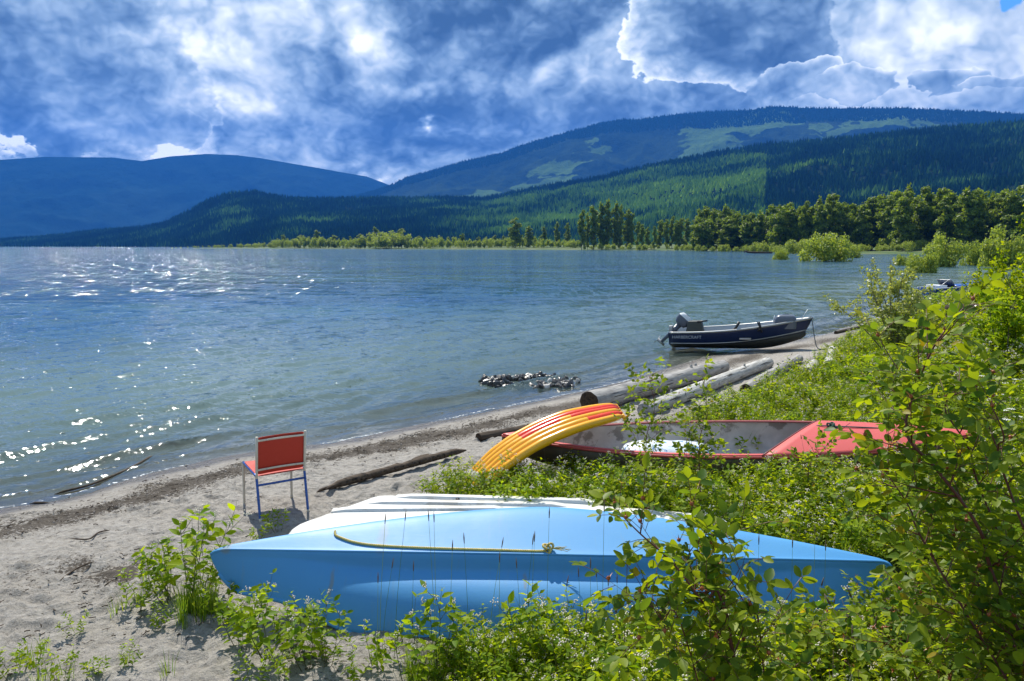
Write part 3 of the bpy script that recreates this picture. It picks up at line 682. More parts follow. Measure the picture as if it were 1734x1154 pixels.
# ------------------------------------------------------------------ red chair
BL, BR, FL, FR = GT(441, 884), GT(522, 868), GT(414, 857), GT(494, 842)
chair = empty('chair', tuple((BL + BR + FL + FR) / 4), 'red vinyl chair with blue tube legs standing empty on the sand facing the water', 'chair')
fw = ((FL + FR) - (BL + BR)) / 2; fw[2] = 0; fw /= np.linalg.norm(fw); rt = (BR - BL); rt[2] = 0; rt /= np.linalg.norm(rt)
UP = np.array([0, 0, 1.]); zb = (BL[2] + BR[2]) / 2; SH = zb + .425
def cadd(o): return child_world(o, chair)
def at_z(p, z): return np.array([p[0], p[1], z])
bl, br = at_z(BL + fw * .09, SH), at_z(BR + fw * .09, SH); fl, fr = at_z(FL - fw * .03, SH + .01), at_z(FR - fw * .03, SH + .01)
for foot, top, mtl in ((BL, bl, m_bluetube), (BR, br, m_bluetube), (FL, fl, m_cream), (FR, fr, m_cream)):
    lg = cadd(tube('leg', smoothpath([foot + UP * -.01, (foot + top) / 2 + fw * .004, top - UP * .03, top], 5), .0125, mtl, k=10))
    cadd(tube('foot_cap', [foot - UP * .012, foot + UP * .03], .016, m_cream, k=10))
for a, b in ((bl, fl), (br, fr)): cadd(tube('seat_rail', smoothpath([a, (a + b) / 2, b], 3), .0125, m_bluetube, k=10))
cadd(tube('cross_bar', [bl * .80 + BL * .20, br * .80 + BR * .20], .011, m_bluetube, k=10)); cadd(tube('cross_bar', [fl * .9 + FL * .1, fr * .9 + FR * .1], .010, m_cream, k=8))
rows = []
for i, u in enumerate(np.linspace(-.02, 1.04, 9)):
    row = []
    for j, v in enumerate(np.linspace(-.01, 1.01, 9)):
        p = (bl * (1 - u) + fl * u) * (1 - v) + (br * (1 - u) + fr * u) * v
        row.append(p + UP * (.012 - .035 * math.sin(math.pi * v) * math.sin(math.pi * np.clip(u, 0, 1)) - .012 * (abs(u - .5) > .5)))
    rows.append(row)
cadd(loft('seat', rows, m_red, None, thick=.008, sub=1))
topL, topR = bl - fw * .07 + UP * .405, br - fw * .07 + UP * .405
for a, b in ((bl, topL), (br, topR)): cadd(tube('back_post', [a - UP * .05 + fw * .004, a, (a + b) / 2, b], .0125, m_cream, k=10))
rows = []
for u in np.linspace(.03, .985, 9):
    row = []
    for v in np.linspace(0.0, 1.0, 9): row.append((bl * (1 - u) + topL * u) * (1 - v) + (br * (1 - u) + topR * u) * v + fw * (.022 * math.sin(math.pi * v)) + fw * .012)
    rows.append(row)
cadd(loft('backrest', rows, m_red, None, thick=.008, sub=1))
for u in (.16, .90):
    pl = [((bl * (1 - u) + topL * u) * (1 - v) + (br * (1 - u) + topR * u) * v) - fw * .004 + fw * .018 * math.sin(math.pi * v) for v in np.linspace(.01, .99, 7)]
    rows = [[p + UP * .010, p - fw * .006 + UP * .009, p - fw * .006 - UP * .009, p - UP * .010] for p in pl]
    sl = cadd(loft('back_slat', rows, m_cream, None, closed=True))
    for v in (.2, .82):
        p = ((bl * (1 - u) + topL * u) * (1 - v) + (br * (1 - u) + topR * u) * v) + fw * .006; q = tube('screw', [p - fw * .02, p - fw * .014], .006, m_alu, k=8); q.parent = sl

# ------------------------------------------------------------------ red boat
Lt, Rt = D_(850, 744, 8.85), D_(1655, 742, 8.95)
LB = np.linalg.norm(Rt - Lt)
ang = math.atan2(Rt[1] - Lt[1], Rt[0] - Lt[0])
MB_ = Matrix.Translation(Vector((Lt + Rt) / 2)) @ Matrix.Rotation(ang, 4, 'Z') @ Matrix.Rotation(math.radians(10.5), 4, 'X')
redboat = empty('rowing_canoe', (0, 0, 0), 'decked red canoe lying upright in the weeds with a stained grey inside', 'canoe'); redboat.matrix_world = MB_
hb = lambda x: .50 * max(0.0, 1 - abs(2 * x / LB) ** 2.4)
def sec(x, off=0, n_=15):
    b = max(hb(x) - off, .002); shv = .05 * abs(2 * x / LB) ** 2.5; dp = (.36 - off) * (.35 + .65 * (1 - abs(2 * x / LB) ** 6)); r = []
    for th in np.linspace(-math.pi / 2, math.pi / 2, n_):
        s_, c_ = math.sin(th), math.cos(th); r.append((x, b * np.sign(s_) * abs(s_) ** .55, shv - dp * abs(c_) ** .60))
    return r
xs = np.concatenate([[-LB / 2], -LB / 2 + LB * (.5 - .5 * np.cos(np.pi * np.linspace(0, 1, 44)))[1:-1], [LB / 2]])
loft('hull', [sec(x) for x in xs], m_boat_out, redboat, thick=.006)
loft('inner_shell', [sec(x, .022) for x in xs if hb(x) > .06], m_boat_in, redboat)
for sd in (-1, 1):
    gp = [(x, sd * hb(x), .05 * abs(2 * x / LB) ** 2.5) for x in xs]; tube('gunwale', gp, .014, m_red_deck if sd < 0 else m_rim, redboat, k=8)
    rows = [[(x, sd * (hb(x) - .010), .05 * abs(2 * x / LB) ** 2.5 + .016), (x, sd * max(hb(x) - .06, 0), .05 * abs(2 * x / LB) ** 2.5 + .014)] for x in xs[2:-2]]
    loft('rim_flange', rows, m_red_deck if sd < 0 else m_rim, redboat, thick=.008)
def toboat(px, py): # pixel on gunwale plane -> local
    d = ray(px, py); o_ = Vector((0, 0, CAMZ)); Mi = MB_.inverted(); a = Mi @ o_; b = Mi.to_3x3() @ Vector(d); t = -a.z / b.z; return a + b * t
ef, en, ec = toboat(1388, 719), toboat(1288, 772), toboat(1352, 748)
rows = []
for i, v in enumerate(np.linspace(1, -1, 17)):
    f = (1 - v) / 2; xe = (1 - f) ** 2 * ef.x + 2 * f * (1 - f) * (2 * ec.x - .5 * ef.x - .5 * en.x) + f * f * en.x
    rows.append([(x_, v * hb(x_) , .05 * abs(2 * x_ / LB) ** 2.5 + .020 + .045 * (1 - v * v) * min(1, hb(x_) * 3)) for x_ in xe + (LB / 2 - .01 - xe) * np.linspace(0, 1, 18)])
loft('front_deck', rows, m_red_deck, redboat, thick=.01)
edge = [r_[0] for r_ in rows]; tube('deck_edge', edge, .011, m_rim, redboat)
crease = [np.array(r_[4]) + np.array([0, 0, .004]) for r_ in rows]; tube('deck_seam', crease[2:], .005, m_rim, redboat, k=5)
rows = []
for v in np.linspace(1, -1, 11): rows.append([(x_, v * hb(x_), .05 * abs(2 * x_ / LB) ** 2.5 + .02 + .03 * (1 - v * v) * min(1, hb(x_) * 3)) for x_ in np.linspace(-LB / 2 + .01, -LB / 2 + .42, 8)])
loft('stern_deck', rows, m_red_deck, redboat, thick=.01)
# dark rope over its deck
q = [MB_ @ Vector((toboat(px, py).x, toboat(px, py).y, z)) for px, py, z in ((1378, 728, .05), (1392, 732, .08), (1420, 734, .085), (1470, 736, .085), (1540, 738, .07), (1600, 738, .06))]
tag(twisted('rope', [tuple(p) for p in q], .008, m_rope_g), 'dark rope stretched along the red canoe deck with a green knot', 'rope')
kc = np.array(q[1]) + np.array([.09, -.02, .015]); kn2 = np.stack([np.sin(tt) + 2 * np.sin(2 * tt), np.cos(tt) - 2 * np.cos(2 * tt), -1.2 * np.sin(3 * tt)], 1) * .016 + kc
twisted('knot', kn2[::4], .010, m_rope_d, bpy.data.objects['rope.001']); tube('loose_end', [kc, kc + (.05, -.03, -.02), kc + (.08, -.05, -.05)], .008, m_rope_d, bpy.data.objects['rope.001'])
# white and blue inflatable lying in the red canoe
m_wb, n = mat('white_vinyl_with_blue_print'); tc = n.new('ShaderNodeTexCoord').outputs['Object']
pat = n.ss(n.noise(tc, 9, 4, .7, dist=1.5), .55, .60)
finish(n, n.new('ShaderNodeBsdfPrincipled', {'Base Color': n.mix(pat, (.74, .80, .84), (.06, .22, .48)), 'Roughness': .3}).outputs[0])
fl_ = MB_.copy(); rows = []
for t in np.linspace(0, 1, 22):
    x_ = -1.38 + 1.08 * t; r_ = math.sqrt(max(0, 1 - (2 * t - 1) ** 4)) + .02; row = []
    for th in np.linspace(0, 2 * np.pi, 18, endpoint=False):
        wrk = 1 + .04 * math.sin(9 * th + 14 * t) + .03 * math.sin(31 * t)
        row.append(tuple(MB_ @ Vector((x_, -.02 + .24 * r_ * math.cos(th) * wrk - .06 * t, -.17 + .14 * r_ * math.sin(th) * wrk))))
    rows.append(row)
o = loft('inflatable_toy', rows, m_wb, closed=True, sub=1); tag(o, 'crumpled white inflatable with blue print lying inside the red canoe', 'inflatable')

# ------------------------------------------------------------------ yellow air mattress
near_e = smoothpath([D_(820, 830, 8.0), D_(866, 792, 8.1), D_(921, 757, 8.2), D_(983, 731, 8.35), D_(1058, 709, 8.6)], 8)
far_e = smoothpath([D_(790, 812, 8.45), D_(832, 768, 8.55), D_(885, 733, 8.7), D_(955, 703, 8.85), D_(1043, 687, 9.05)], 8)
matt = empty('air_mattress', tuple(near_e[0]), 'yellow ribbed air mattress with red patches leaning against the red canoe', 'air mattress')
NT = 6; wid = np.linalg.norm(near_e - far_e, axis=1)
for i in range(NT):
    f = (i + .5) / NT; P = near_e * (1 - f) + far_e * f; tq = np.linspace(0, 1, len(P)); r_ = wid / NT * .54 * np.clip(np.sqrt(np.clip(np.minimum(tq, 1 - tq) * 22, .02, 1)), 0, 1)
    r_ = r_ * (1 + .03 * np.sin(tq * 40 + i * 2))
    P = P + np.array([0, 0, 1.]) * .035 * math.sin(math.pi * (.15 + .7 * f))
    V, F, T = tube_geo(P, r_, 14); meq = np_mesh('air_tube', V, [F, T]); meq.materials.append(m_orange); meq.materials.append(m_redpatch); meq.materials.append(m_seam)
    nf = len(F); mi = np.zeros(len(meq.polygons), np.int32); ring_i = np.arange(nf) // 14; tf = ring_i / (len(P) - 1)
    if i in (1, 3, 4): mi[:nf][(tf > (.42 if i != 1 else .8)) & (tf < .97) & ~((tf > .66) & (tf < .72) & (i == 3))] = 1
    mi[:nf][(tf < .05)] = 2; meq.polygons.foreach_set('material_index', mi)
    o = link('air_tube', meq); child_world(o, matt)
    if i: 
        f2 = i / NT; Q = near_e * (1 - f2) + far_e * f2 + np.array([0, 0, 1.]) * (.035 * math.sin(math.pi * (.15 + .7 * f2)) + .018); child_world(tube('seam', Q[2:-2], .008, m_seam, k=6), matt)
for (p, q_) in ((near_e[0], far_e[0]), (near_e[-1], far_e[-1])):
    child_world(tube('end_flap', np.linspace(p, q_, 6), .022, m_seam if p is near_e[0] else m_orange, k=8), matt)
child_world(tube('air_valve', [near_e[-1] + (.02, -.02, .02), near_e[-1] + (.05, -.03, .06)], .014, m_orange, k=8), matt)

# ------------------------------------------------------------------ aluminium motor boat on the shore
sternP, bowP = D_(1150, 596, 21.9), D_(1345, 598, 20.9)
bx = Vector(bowP - sternP); bx.z = 0; Lb = 3.62; angb = math.atan2(bx.y, bx.x)
MM = Matrix.Translation(Vector((sternP[0], sternP[1] + .75, .02))) @ Matrix.Rotation(angb, 4, 'Z') @ Matrix.Rotation(math.radians(-1.5), 4, 'Y')
mb = empty('motor_boat', (0, 0, 0), 'navy blue aluminium motor boat with chipped paint pulled up at the waterline', 'motor boat'); mb.matrix_world = MM
def mbx(t):                               # half beam, sheer, chine half width, chine height, keel height
    b = .78 * (1 - max(0, (t - .35) / .65) ** 2.4); sh = .50 + .36 * t ** 2.2; cb = .62 * (1 - max(0, (t - .25) / .75) ** 1.8) ; ch = .16 + .34 * t ** 3.2; kz = .0 + .30 * max(0, (t - .6) / .4) ** 2.5
    return max(b, .012), sh, max(cb * .98, .006), ch, kz
ts = np.linspace(0, 1, 34); X_ = lambda t, z: Lb * t * .91 + (.30 * z / .8) * t ** 3 * 1.3
for sd in (-1, 1):
    rows = []; rb = []; st = []
    for t in ts:
        b, sh, cb, ch, kz = mbx(t); r_ = [(X_(t, ch + (sh - ch) * f), sd * (cb + (b - cb) * f ** .8), ch + (sh - ch) * f) for f in np.linspace(0, 1, 6)]; rows.append(r_)
        rb.append([(X_(t, kz), 0.0, kz), (X_(t, ch), sd * cb * .5, kz + (ch - kz) * .40), (X_(t, ch), sd * cb, ch)])
        f = .10; st.append((X_(t, ch), sd * (cb + (b - cb) * f ** .8 + .006), ch + (sh - ch) * f))
    loft('hull_side', rows, m_navy, mb, thick=.006); loft('hull_bottom', rb, m_alu_dark, mb, thick=.006)
    tube('gunwale', [r_[-1] for r_ in rows], .028, m_alu, mb, k=8); tube('spray_rail', st, .018, m_alu, mb, k=6)
    loft('inner_side', [[(p[0], p[1] * .96 - sd * .015, p[2]) for p in r_] for r_ in rows[:-1]], m_alu, mb)
b, sh, cb, ch, kz = mbx(0)
rows = [[(-.0, -b, sh), (0, -cb, ch), (0, 0, kz), (0, cb, ch), (0, b, sh)], [(-.0, -b * .5, sh), (0, -cb * .5, (ch + kz) / 2 + .02), (0, 0, kz + .02), (0, cb * .5, (ch + kz) / 2 + .02), (0, b * .5, sh)]]
me = np_mesh('transom', [(0, -b, sh), (0, -cb, ch), (0, 0, kz), (0, cb, ch), (0, b, sh)], [np.array([(0, 1, 2), (0, 2, 4), (4, 2, 3)])], False); o = link('transom', me, m_navy, mb)
md = o.modifiers.new('thickness', 'SOLIDIFY'); md.thickness = .04
for xx in (.95, 2.0): box('bench', (xx, 0, .34), (.30, 1.36 if xx < 1.5 else 1.30, .05), m_alu, mb)
box('helm_seat', (.62, -.15, .60), (.50, .42, .36), m_canvas, mb, taper=(.72, .9), bev=.02); tube('seat_arm', [(.70, -.35, .77), (.98, -.35, .80)], .022, m_black, mb)
for xx, dx in ((1.72, .13), (2.42, -.08)):
    tube('rod_holder', [(xx, -.66, .52), (xx + dx * .2, -.68, .62), (xx + dx, -.70, .80)], [.03, .03, .04], m_black, mb); tube('holder_clamp', [(xx - .1, -.68, .56), (xx + .03, -.68, .64)], .024, m_black, mb)
rows = []
for f, sc_ in ((0, .92), (.5, 1.0), (.8, .93), (.97, .72), (1.0, .3)):
    rows.append([(3.02 + .30 * sc_ * math.copysign(abs(math.cos(a)) ** .5, math.cos(a)), -.1 + .22 * sc_ * math.copysign(abs(math.sin(a)) ** .5, math.sin(a)), .58 + .38 * f) for a in np.linspace(0, 2 * np.pi, 20, endpoint=False)])
loft('bow_motor_cover', rows, m_cowl, mb, closed=True, sub=1); tube('cover_band', [(2.72, -.12, .60), (2.715, -.12, .8), (2.74, -.12, .93)], .016, m_cowl_w, mb, k=6)
# outboard, tilted up
Rm = Matrix.Translation((.14, -.05, .70)) @ Matrix.Rotation(math.radians(42), 4, 'Y') @ Matrix.Scale(1.0, 4)
def om(name, V, F, mtl, k_=None): me_ = np_mesh(name, np.array([tuple(Rm @ Vector(v)) for v in V]), F); return link(name, me_, mtl, mb)
rows = []
for z_, sx, sy in ((0, .15, .11), (.10, .21, .15), (.24, .21, .15), (.32, .15, .11), (.34, .06, .05)):
    rows.append([(.05 + sx * math.copysign(abs(math.cos(a)) ** .6, math.cos(a)), sy * math.copysign(abs(math.sin(a)) ** .6, math.sin(a)), z_) for a in np.linspace(0, 2 * np.pi, 16, endpoint=False)])
R_ = np.array(rows); om('motor_cowl', R_[:3].reshape(-1, 3), grid_faces(3, 16, True), m_cowl); R2_ = R_[2:].copy(); R2_[0] *= 1.0; om('motor_cap', np.concatenate([R2_[0][None] + (0, 0, .002), R2_[1:]]).reshape(-1, 3), grid_faces(3, 16, True), m_cowl_w)
V, F, T = tube_geo([(.05, 0, 0), (.03, 0, -.35), (0, 0, -.72)], [.085, .06, .045], 10); om('drive_leg', V, [F, T], m_cowl)
V, F, T = tube_geo([(-.12, 0, -.74), (.12, 0, -.74)], [.05, .035], 10); om('gear_case', V, [F, T], m_alu)
for a in (0, 2.1, 4.2):
    V = [(-.14, .02 * math.cos(a), -.74 + .02 * math.sin(a)), (-.15, .13 * math.cos(a - .35), -.74 + .13 * math.sin(a - .35)), (-.12, .15 * math.cos(a), -.74 + .15 * math.sin(a)), (-.12, .12 * math.cos(a + .4), -.74 + .12 * math.sin(a + .4))]
    om('propeller_blade', V, np.array([(0, 1, 2, 3)]), m_alu)
box('motor_bracket', (-.06, -.05, .50), (.10, .26, .26), m_alu, mb)
b, sh, cb, ch, kz = mbx(.03); b2, sh2, *_ = mbx(.24)
Mt = Matrix.Translation((.07, -b - .018, sh - .155)) @ Matrix.Rotation(math.radians(90 - 4), 4, 'X')
text_obj('lettering', 'HARBERCRAFT', .118, m_letter, Mt, mb)
q = [MM @ Vector(v) for v in ((3.60, 0, .84), (3.67, -.02, .88), (3.71, -.12, .7), (3.76, -.25, .35), (3.85, -.4, .17), (4.1, -.5, .16))]
q[-1].z = hz(q[-1].x, q[-1].y) + .02; q[-2].z = hz(q[-2].x, q[-2].y) + .03
tag(tube('rope', smoothpath([tuple(p) for p in q], 6), .012, m_rope_g), 'thin dark mooring rope hanging from the bow of the navy motor boat', 'rope')
tube('bow_light_rod', [(3.40, .05, .78), (3.58, .05, 1.08)], .008, m_cowl_w, mb, k=5)

# ------------------------------------------------------------------ far speed boat and floating snag
m_bluegel = simple('bright_blue_gelcoat', (.015, .09, .38), .3)
fb = empty('speed_boat', (0, 0, 0), 'small blue speed boat afloat beyond the silvery shrub', 'speed boat'); cF = G(1604, 503, 0)
MF = Matrix.Translation(Vector((cF[0], cF[1], .05))) @ Matrix.Rotation(math.radians(12), 4, 'Z'); fb.matrix_world = MF
for sd in (-1, 1):
    rows = [[(-1.4 + 3.2 * t, sd * .75 * (1 - max(0, (t - .4) / .6) ** 2) * f ** .4 + .01 * sd, .05 + (.42 + .15 * t) * f) for f in np.linspace(0.02, 1, 5)] for t in np.linspace(0, 1, 18)]
    loft('hull_side', rows, m_bluegel, fb, thick=.01); tube('rub_rail', [r_[-1] for r_ in rows], .03, m_cowl_w, fb, k=6)
rows = [[(-1.4 + 3.2 * t, v * .74 * (1 - max(0, (t - .4) / .6) ** 2), .5 + .15 * t + .08 * (1 - v * v)) for v in np.linspace(-1, 1, 7)] for t in np.linspace(.45, 1, 10)]
loft('fore_deck', rows, m_bluegel, fb, thick=.01)
rows = [[(-.05 - .22 * (z_ / .3), v * .6, .62 + z_) for v in np.linspace(-1, 1, 7)] for z_ in (0, .3)]
loft('windscreen', rows, m_cowl, fb, thick=.015); tube('screen_rail', [(-.27, v * .6, .93) for v in np.linspace(-1, 1, 5)], .02, m_alu, fb, k=6)
tube('tow_bar', [(-.9, -.4, .55), (-.1, -.3, 1.0)], .025, m_alu, fb, k=6); box('seat', (-.75, 0, .5), (.5, 1.1, .3), m_cowl_w, fb, bev=.03)
sn = G(1284, 429.6); snag = tube('floating_log', [sn + (-5.6, 0, .35), sn + (-4.9, 0, .9), sn + (-4.2, 0, .5), sn + (-1, 0, .35), sn + (5.5, 0, .25)], [.15, .35, .35, .4, .3], m_wet, k=8); tag(snag, 'long dark log floating far out near the flooded bushes', 'log')

# ------------------------------------------------------------------ driftwood logs
def log(name, p0, p1, r0, r1, mtl, endm, label, cat='log', group=None, k=18, sag=0, knots=3, m_=40, seed=0):
    g = np.random.default_rng(seed); p0, p1 = np.array(p0, float), np.array(p1, float); L = np.linalg.norm(p1 - p0)
    ts_ = np.linspace(0, 1, m_); P = np.stack([ts_ * L, .05 * r0 * np.sin(ts_ * 7 + seed), .3 * sag * np.sin(np.pi * ts_)], 1); r = r0 + (r1 - r0) * ts_
    th = np.arange(k) * 2 * np.pi / k
    R_ = r[:, None] * (1 + .11 * perlin(ts_[:, None] * 5 + seed, th[None] * 1.2) + .06 * perlin(ts_[:, None] * 25, th[None] * 3 + seed) - .07 * (perlin(ts_[:, None] * 2 + 9, th[None] * 4) > .18))
    V = np.stack([P[:, 0][:, None] + 0 * th, P[:, 1][:, None] + R_ * np.cos(th), P[:, 2][:, None] + R_ * np.sin(th)], -1).reshape(-1, 3)
    o = link(name, np_mesh(name, V, grid_faces(m_, k, True)[:, ::-1]), mtl)
    d = Vector(p1 - p0).normalized(); o.matrix_world = Matrix.Translation(Vector(p0)) @ d.to_track_quat('X', 'Z').to_matrix().to_4x4(); tag(o, label, cat, group)
    for e, rr_, x_ in ((0, R_[0], P[0]), (1, R_[-1], P[-1])):
        sx = -1 if e == 0 else 1; rings = [rr_ * f for f in (1, .93, .6, .3, .02)]; xo = (0, .012, .004 + .01 * g.random(), .012, .01)
        V = np.concatenate([np.stack([x_[0] + 0 * th + sx * xo[i], x_[1] + q * np.cos(th), x_[2] + q * np.sin(th)], -1) for i, q in enumerate(rings)]); link('cut_end', np_mesh('cut_end', V, grid_faces(5, k, True)), endm, o)
    for j in range(knots):
        t = g.uniform(.1, .9); a = g.uniform(.3, 2.6); rr_ = r0 + (r1 - r0) * t; c = np.array([t * L, rr_ * math.cos(a), rr_ * math.sin(a)]); dd = np.array([.3, math.cos(a), math.sin(a)])
        tube('branch_stub', [c * (1, .8, .8), c + dd * rr_ * .25, c + dd * rr_ * .4], [rr_ * .22, rr_ * .16, rr_ * .10], mtl, o, k=7)
    return o
def gp(px, py, up_=0.0): p = GT(px, py); p[2] += up_; return p
log('log', gp(998, 699, .17), gp(1225, 633, .15), .185, .15, m_log, m_end, 'thick grey driftwood log with a dark sawn end lying by the water', seed=1, knots=5)
log('log', gp(811, 747, .04), gp(945, 722, .04), .075, .07, m_wet, m_end, 'slim dark log half sunk in sand behind the yellow mattress', seed=2)
log('log', gp(1090, 706, .10), gp(1300, 622, .10), .12, .13, m_logp, m_log, 'bleached pale log lying just inland of the thick grey log', seed=3, knots=5)
log('log', gp(1262, 672, .12), gp(1352, 615, .10), .11, .10, m_log, m_end, 'short grey log in the grass between the bleached log and stumps', seed=4)
log('log', gp(1366, 640, .10), gp(1378, 626, .10), .11, .12, m_logp, m_log, 'stubby white log end showing low in the grass', seed=5, m_=14, knots=1)
log('log', gp(1404, 632, .14), gp(1410, 604, .14), .13, .11, m_logp, m_log, 'upright looking white log piece in the grass near the boat bow', seed=6, m_=14, knots=1)
log('log', gp(1600, 562, .5), gp(1760, 556, .5), .22, .2, m_wet, m_end, 'dark old log under the leafy shrubs on the bank', seed=8)
log('log', gp(1415, 566, .04), gp(1462, 555, .04), .06, .05, m_wet, m_end, 'thin dark log at the waterline beyond the boat bow', seed=9, m_=14, knots=1)
# charred beam and broken pieces
def slab(name, pts, w_, h_, mtl, label, cat='driftwood', seed=0):
    g = np.random.default_rng(seed); P = smoothpath(pts, 8); rows = []
    T = np.gradient(P, axis=0); m_ = len(P)
    for i, p in enumerate(P):
        d = T[i] / np.linalg.norm(T[i]); s_ = np.array([-d[1], d[0], 0]); e = min(1, (i + .6) / 3, (m_ - i - .4) / 3) * (1 + .05 * g.normal())
        ww, hh = w_ * e / 2, h_ * e
        rows.append([p - s_ * ww, p - s_ * ww * .9 + UP * hh * .8, p + s_ * ww * .1 + UP * hh * (1 + .04 * g.normal()), p + s_ * ww * .9 + UP * hh * .75, p + s_ * ww])
    return tag(loft(name, rows, mtl, closed=True), label, cat)
_a, _b = gp(552, 835, .035), gp(789, 770, .05)
slab('driftwood_beam', [_a, _a * .66 + _b * .34, _a * .33 + _b * .67, _b], .11, .075, m_wet, 'long dark driftwood beam lying on the sand right of the chair', seed=1)
slab('driftwood_splinter', [gp(536, 836, .01), gp(560, 829, .02), gp(575, 824, .03)], .035, .03, m_wet, 'thin dark splinter at the near end of the driftwood beam', seed=2)
slab('driftwood_bark', [gp(696, 784, 0), gp(715, 778, .01), gp(730, 774, 0)], .09, .045, m_wet, 'flat dark bark piece beside the driftwood beam, nearest the chair', seed=3)
slab('driftwood_bark', [gp(734, 776, 0), gp(755, 770, .01), gp(776, 767, 0)], .07, .04, m_wet, 'jagged dark bark piece at the far end of the driftwood beam', seed=4)
slab('fallen_branch', [gp(92, 839, .01), gp(150, 826, .02), gp(200, 806, .02), gp(232, 792, .03), gp(262, 777, .05)], .03, .025, m_wet, 'long brown branch lying half in the water at the beach edge', 'branch', seed=5)
slab('fallen_branch', [gp(50, 854, .005), gp(84, 853, .005)], .03, .02, m_wet, 'small dark stick on wet sand left of the long branch', 'branch', seed=6)
slab('fallen_branch', [gp(118, 913, .0), gp(150, 915, .006), gp(166, 905, .01), gp(186, 900, .01)], .015, .012, m_wet, 'forked dark stick on dry sand left of the leafy plant', 'branch', seed=7)
slab('fallen_branch', [gp(100, 985, .0), gp(130, 968, .02), gp(160, 953, .01)], .015, .012, m_wet, 'thin curved stick lying in the dark litter patch', 'branch', seed=8)
g = np.random.default_rng(21); geos = []
for i in range(700):
    x_, y_ = g.uniform(-5.4, 3.2), g.uniform(4.3, 13.5); s_ = float(lake_sd(np.array([x_]), np.array([y_]))[0])
    if s_ < .05: continue
    r_ = g.uniform(.004, .014) * (1.8 if g.random() < .05 else 1); c = np.array([x_, y_, hz(x_, y_) + .012]); V = np.array([(1, 0, 0), (-1, 0, 0), (0, 1, 0), (0, -1, 0), (0, 0, .7), (0, 0, -.7)]) * r_ * g.uniform(.7, 1.3, (6, 1)) + c
    geos.append((V, np.zeros((0, 4), int), np.array([(0, 2, 4), (2, 1, 4), (1, 3, 4), (3, 0, 4), (2, 0, 5), (1, 2, 5), (3, 1, 5), (0, 3, 5)])))
V, Fl = join_geo(geos); tag(link('pebbles', np_mesh('pebbles', V, Fl), simple('grey_pebble', (.22, .20, .18), .7, var=.4)), 'small pebbles strewn over the sand', kind='stuff')
# ring of stones at the water's edge
m_stone = simple('dark_wet_stone', (.045, .042, .04), .35, var=.4, scale=6, wear=((.34, .31, .27), 5, .58, .7), bump=.4); m_stone_l = simple('pale_stone', (.55, .52, .48), .6, var=.3, bump=.4)
def stone_mesh(seed):
    bm = bmesh.new(); bmesh.ops.create_icosphere(bm, subdivisions=2, radius=1); g = np.random.default_rng(seed)
    pl = [Vector(g.normal(size=3)).normalized() for _ in range(7)]
    for v in bm.verts:
        for p in pl:
            d_ = v.co.dot(p) - .68
            if d_ > 0: v.co -= p * d_
    me = bpy.data.meshes.new('stone'); bm.to_mesh(me); bm.free(); return me
st_me = [stone_mesh(s_) for s_ in range(6)]
for me in st_me: me.materials.append(m_stone)
st_pale = stone_mesh(9); st_pale.materials.append(m_stone_l)
g = np.random.default_rng(5); c0 = G(898, 647, 0)
for i in range(190):
    a = g.random() * 2 * np.pi; rr_ = 1 + g.normal() * .15 - (.5 * g.random() if i % 4 == 0 else 0); x_, y_ = c0[0] + .88 * rr_ * math.cos(a), c0[1] + .66 * rr_ * math.sin(a)
    pale = i % 17 == 3; o = link('stone', st_pale if pale else st_me[i % 6]); sc_ = g.uniform(.045, .10)
    o.location = (x_, y_, max(hz(x_, y_), -.04) + sc_ * g.uniform(.3, .75)); o.rotation_euler = g.random(3) * 6; o.scale = (sc_ * g.uniform(.9, 1.4), sc_, sc_ * g.uniform(.6, .9))
    side = 'near rim' if math.sin(a) < -.5 else 'far rim' if math.sin(a) > .5 else 'left end' if math.cos(a) < 0 else 'right end'; size = 'big' if sc_ > .082 else 'small' if sc_ < .06 else 'middling'
    edge = 'outer' if rr_ > 1.05 else 'inner' if rr_ < .95 else 'middle'
    tag(o, f"{size} {'pale' if pale else 'dark wet'} stone in the {edge} line at the {side} of the stone ring", 'stone', f"{size} {'pale' if pale else 'dark'} stones at the {side} of the ring")
# small litter: twigs, bark chips and pebbles on the beach
parts = []; g = np.random.default_rng(12)
for i in range(9000):
    x_, y_ = g.uniform(-5.4, 3.5), g.uniform(4.3, 14)
    s_ = float(lake_sd(np.array([x_]), np.array([y_]))[0])
    if s_ < .25: continue
    dn = math.exp(-((s_ - 1.05) / .45) ** 2) + .5 * math.exp(-((x_ + 2.9) ** 2 + (y_ - 5.5) ** 2) / .8) + .03
    if g.random() > dn: continue
    L_ = g.uniform(.006, .03) * (1.8 if g.random() < .06 else 1); a = g.normal(.75, .7); z_ = hz(x_, y_) + .018; d_ = np.array([math.cos(a), math.sin(a), g.normal() * .05]) * L_; c = np.array([x_, y_, z_])
    parts.append(tube_geo([c - d_, c + np.array([0, 0, .004]) + g.normal(size=3) * .004, c + d_], g.uniform(.0015, .005), 4))
V, Fl = join_geo(parts); tag(link('beach_litter', np_mesh('beach_litter', V, Fl), m_wet), 'scattered twigs and bark chips washed up along the sand', kind='stuff')
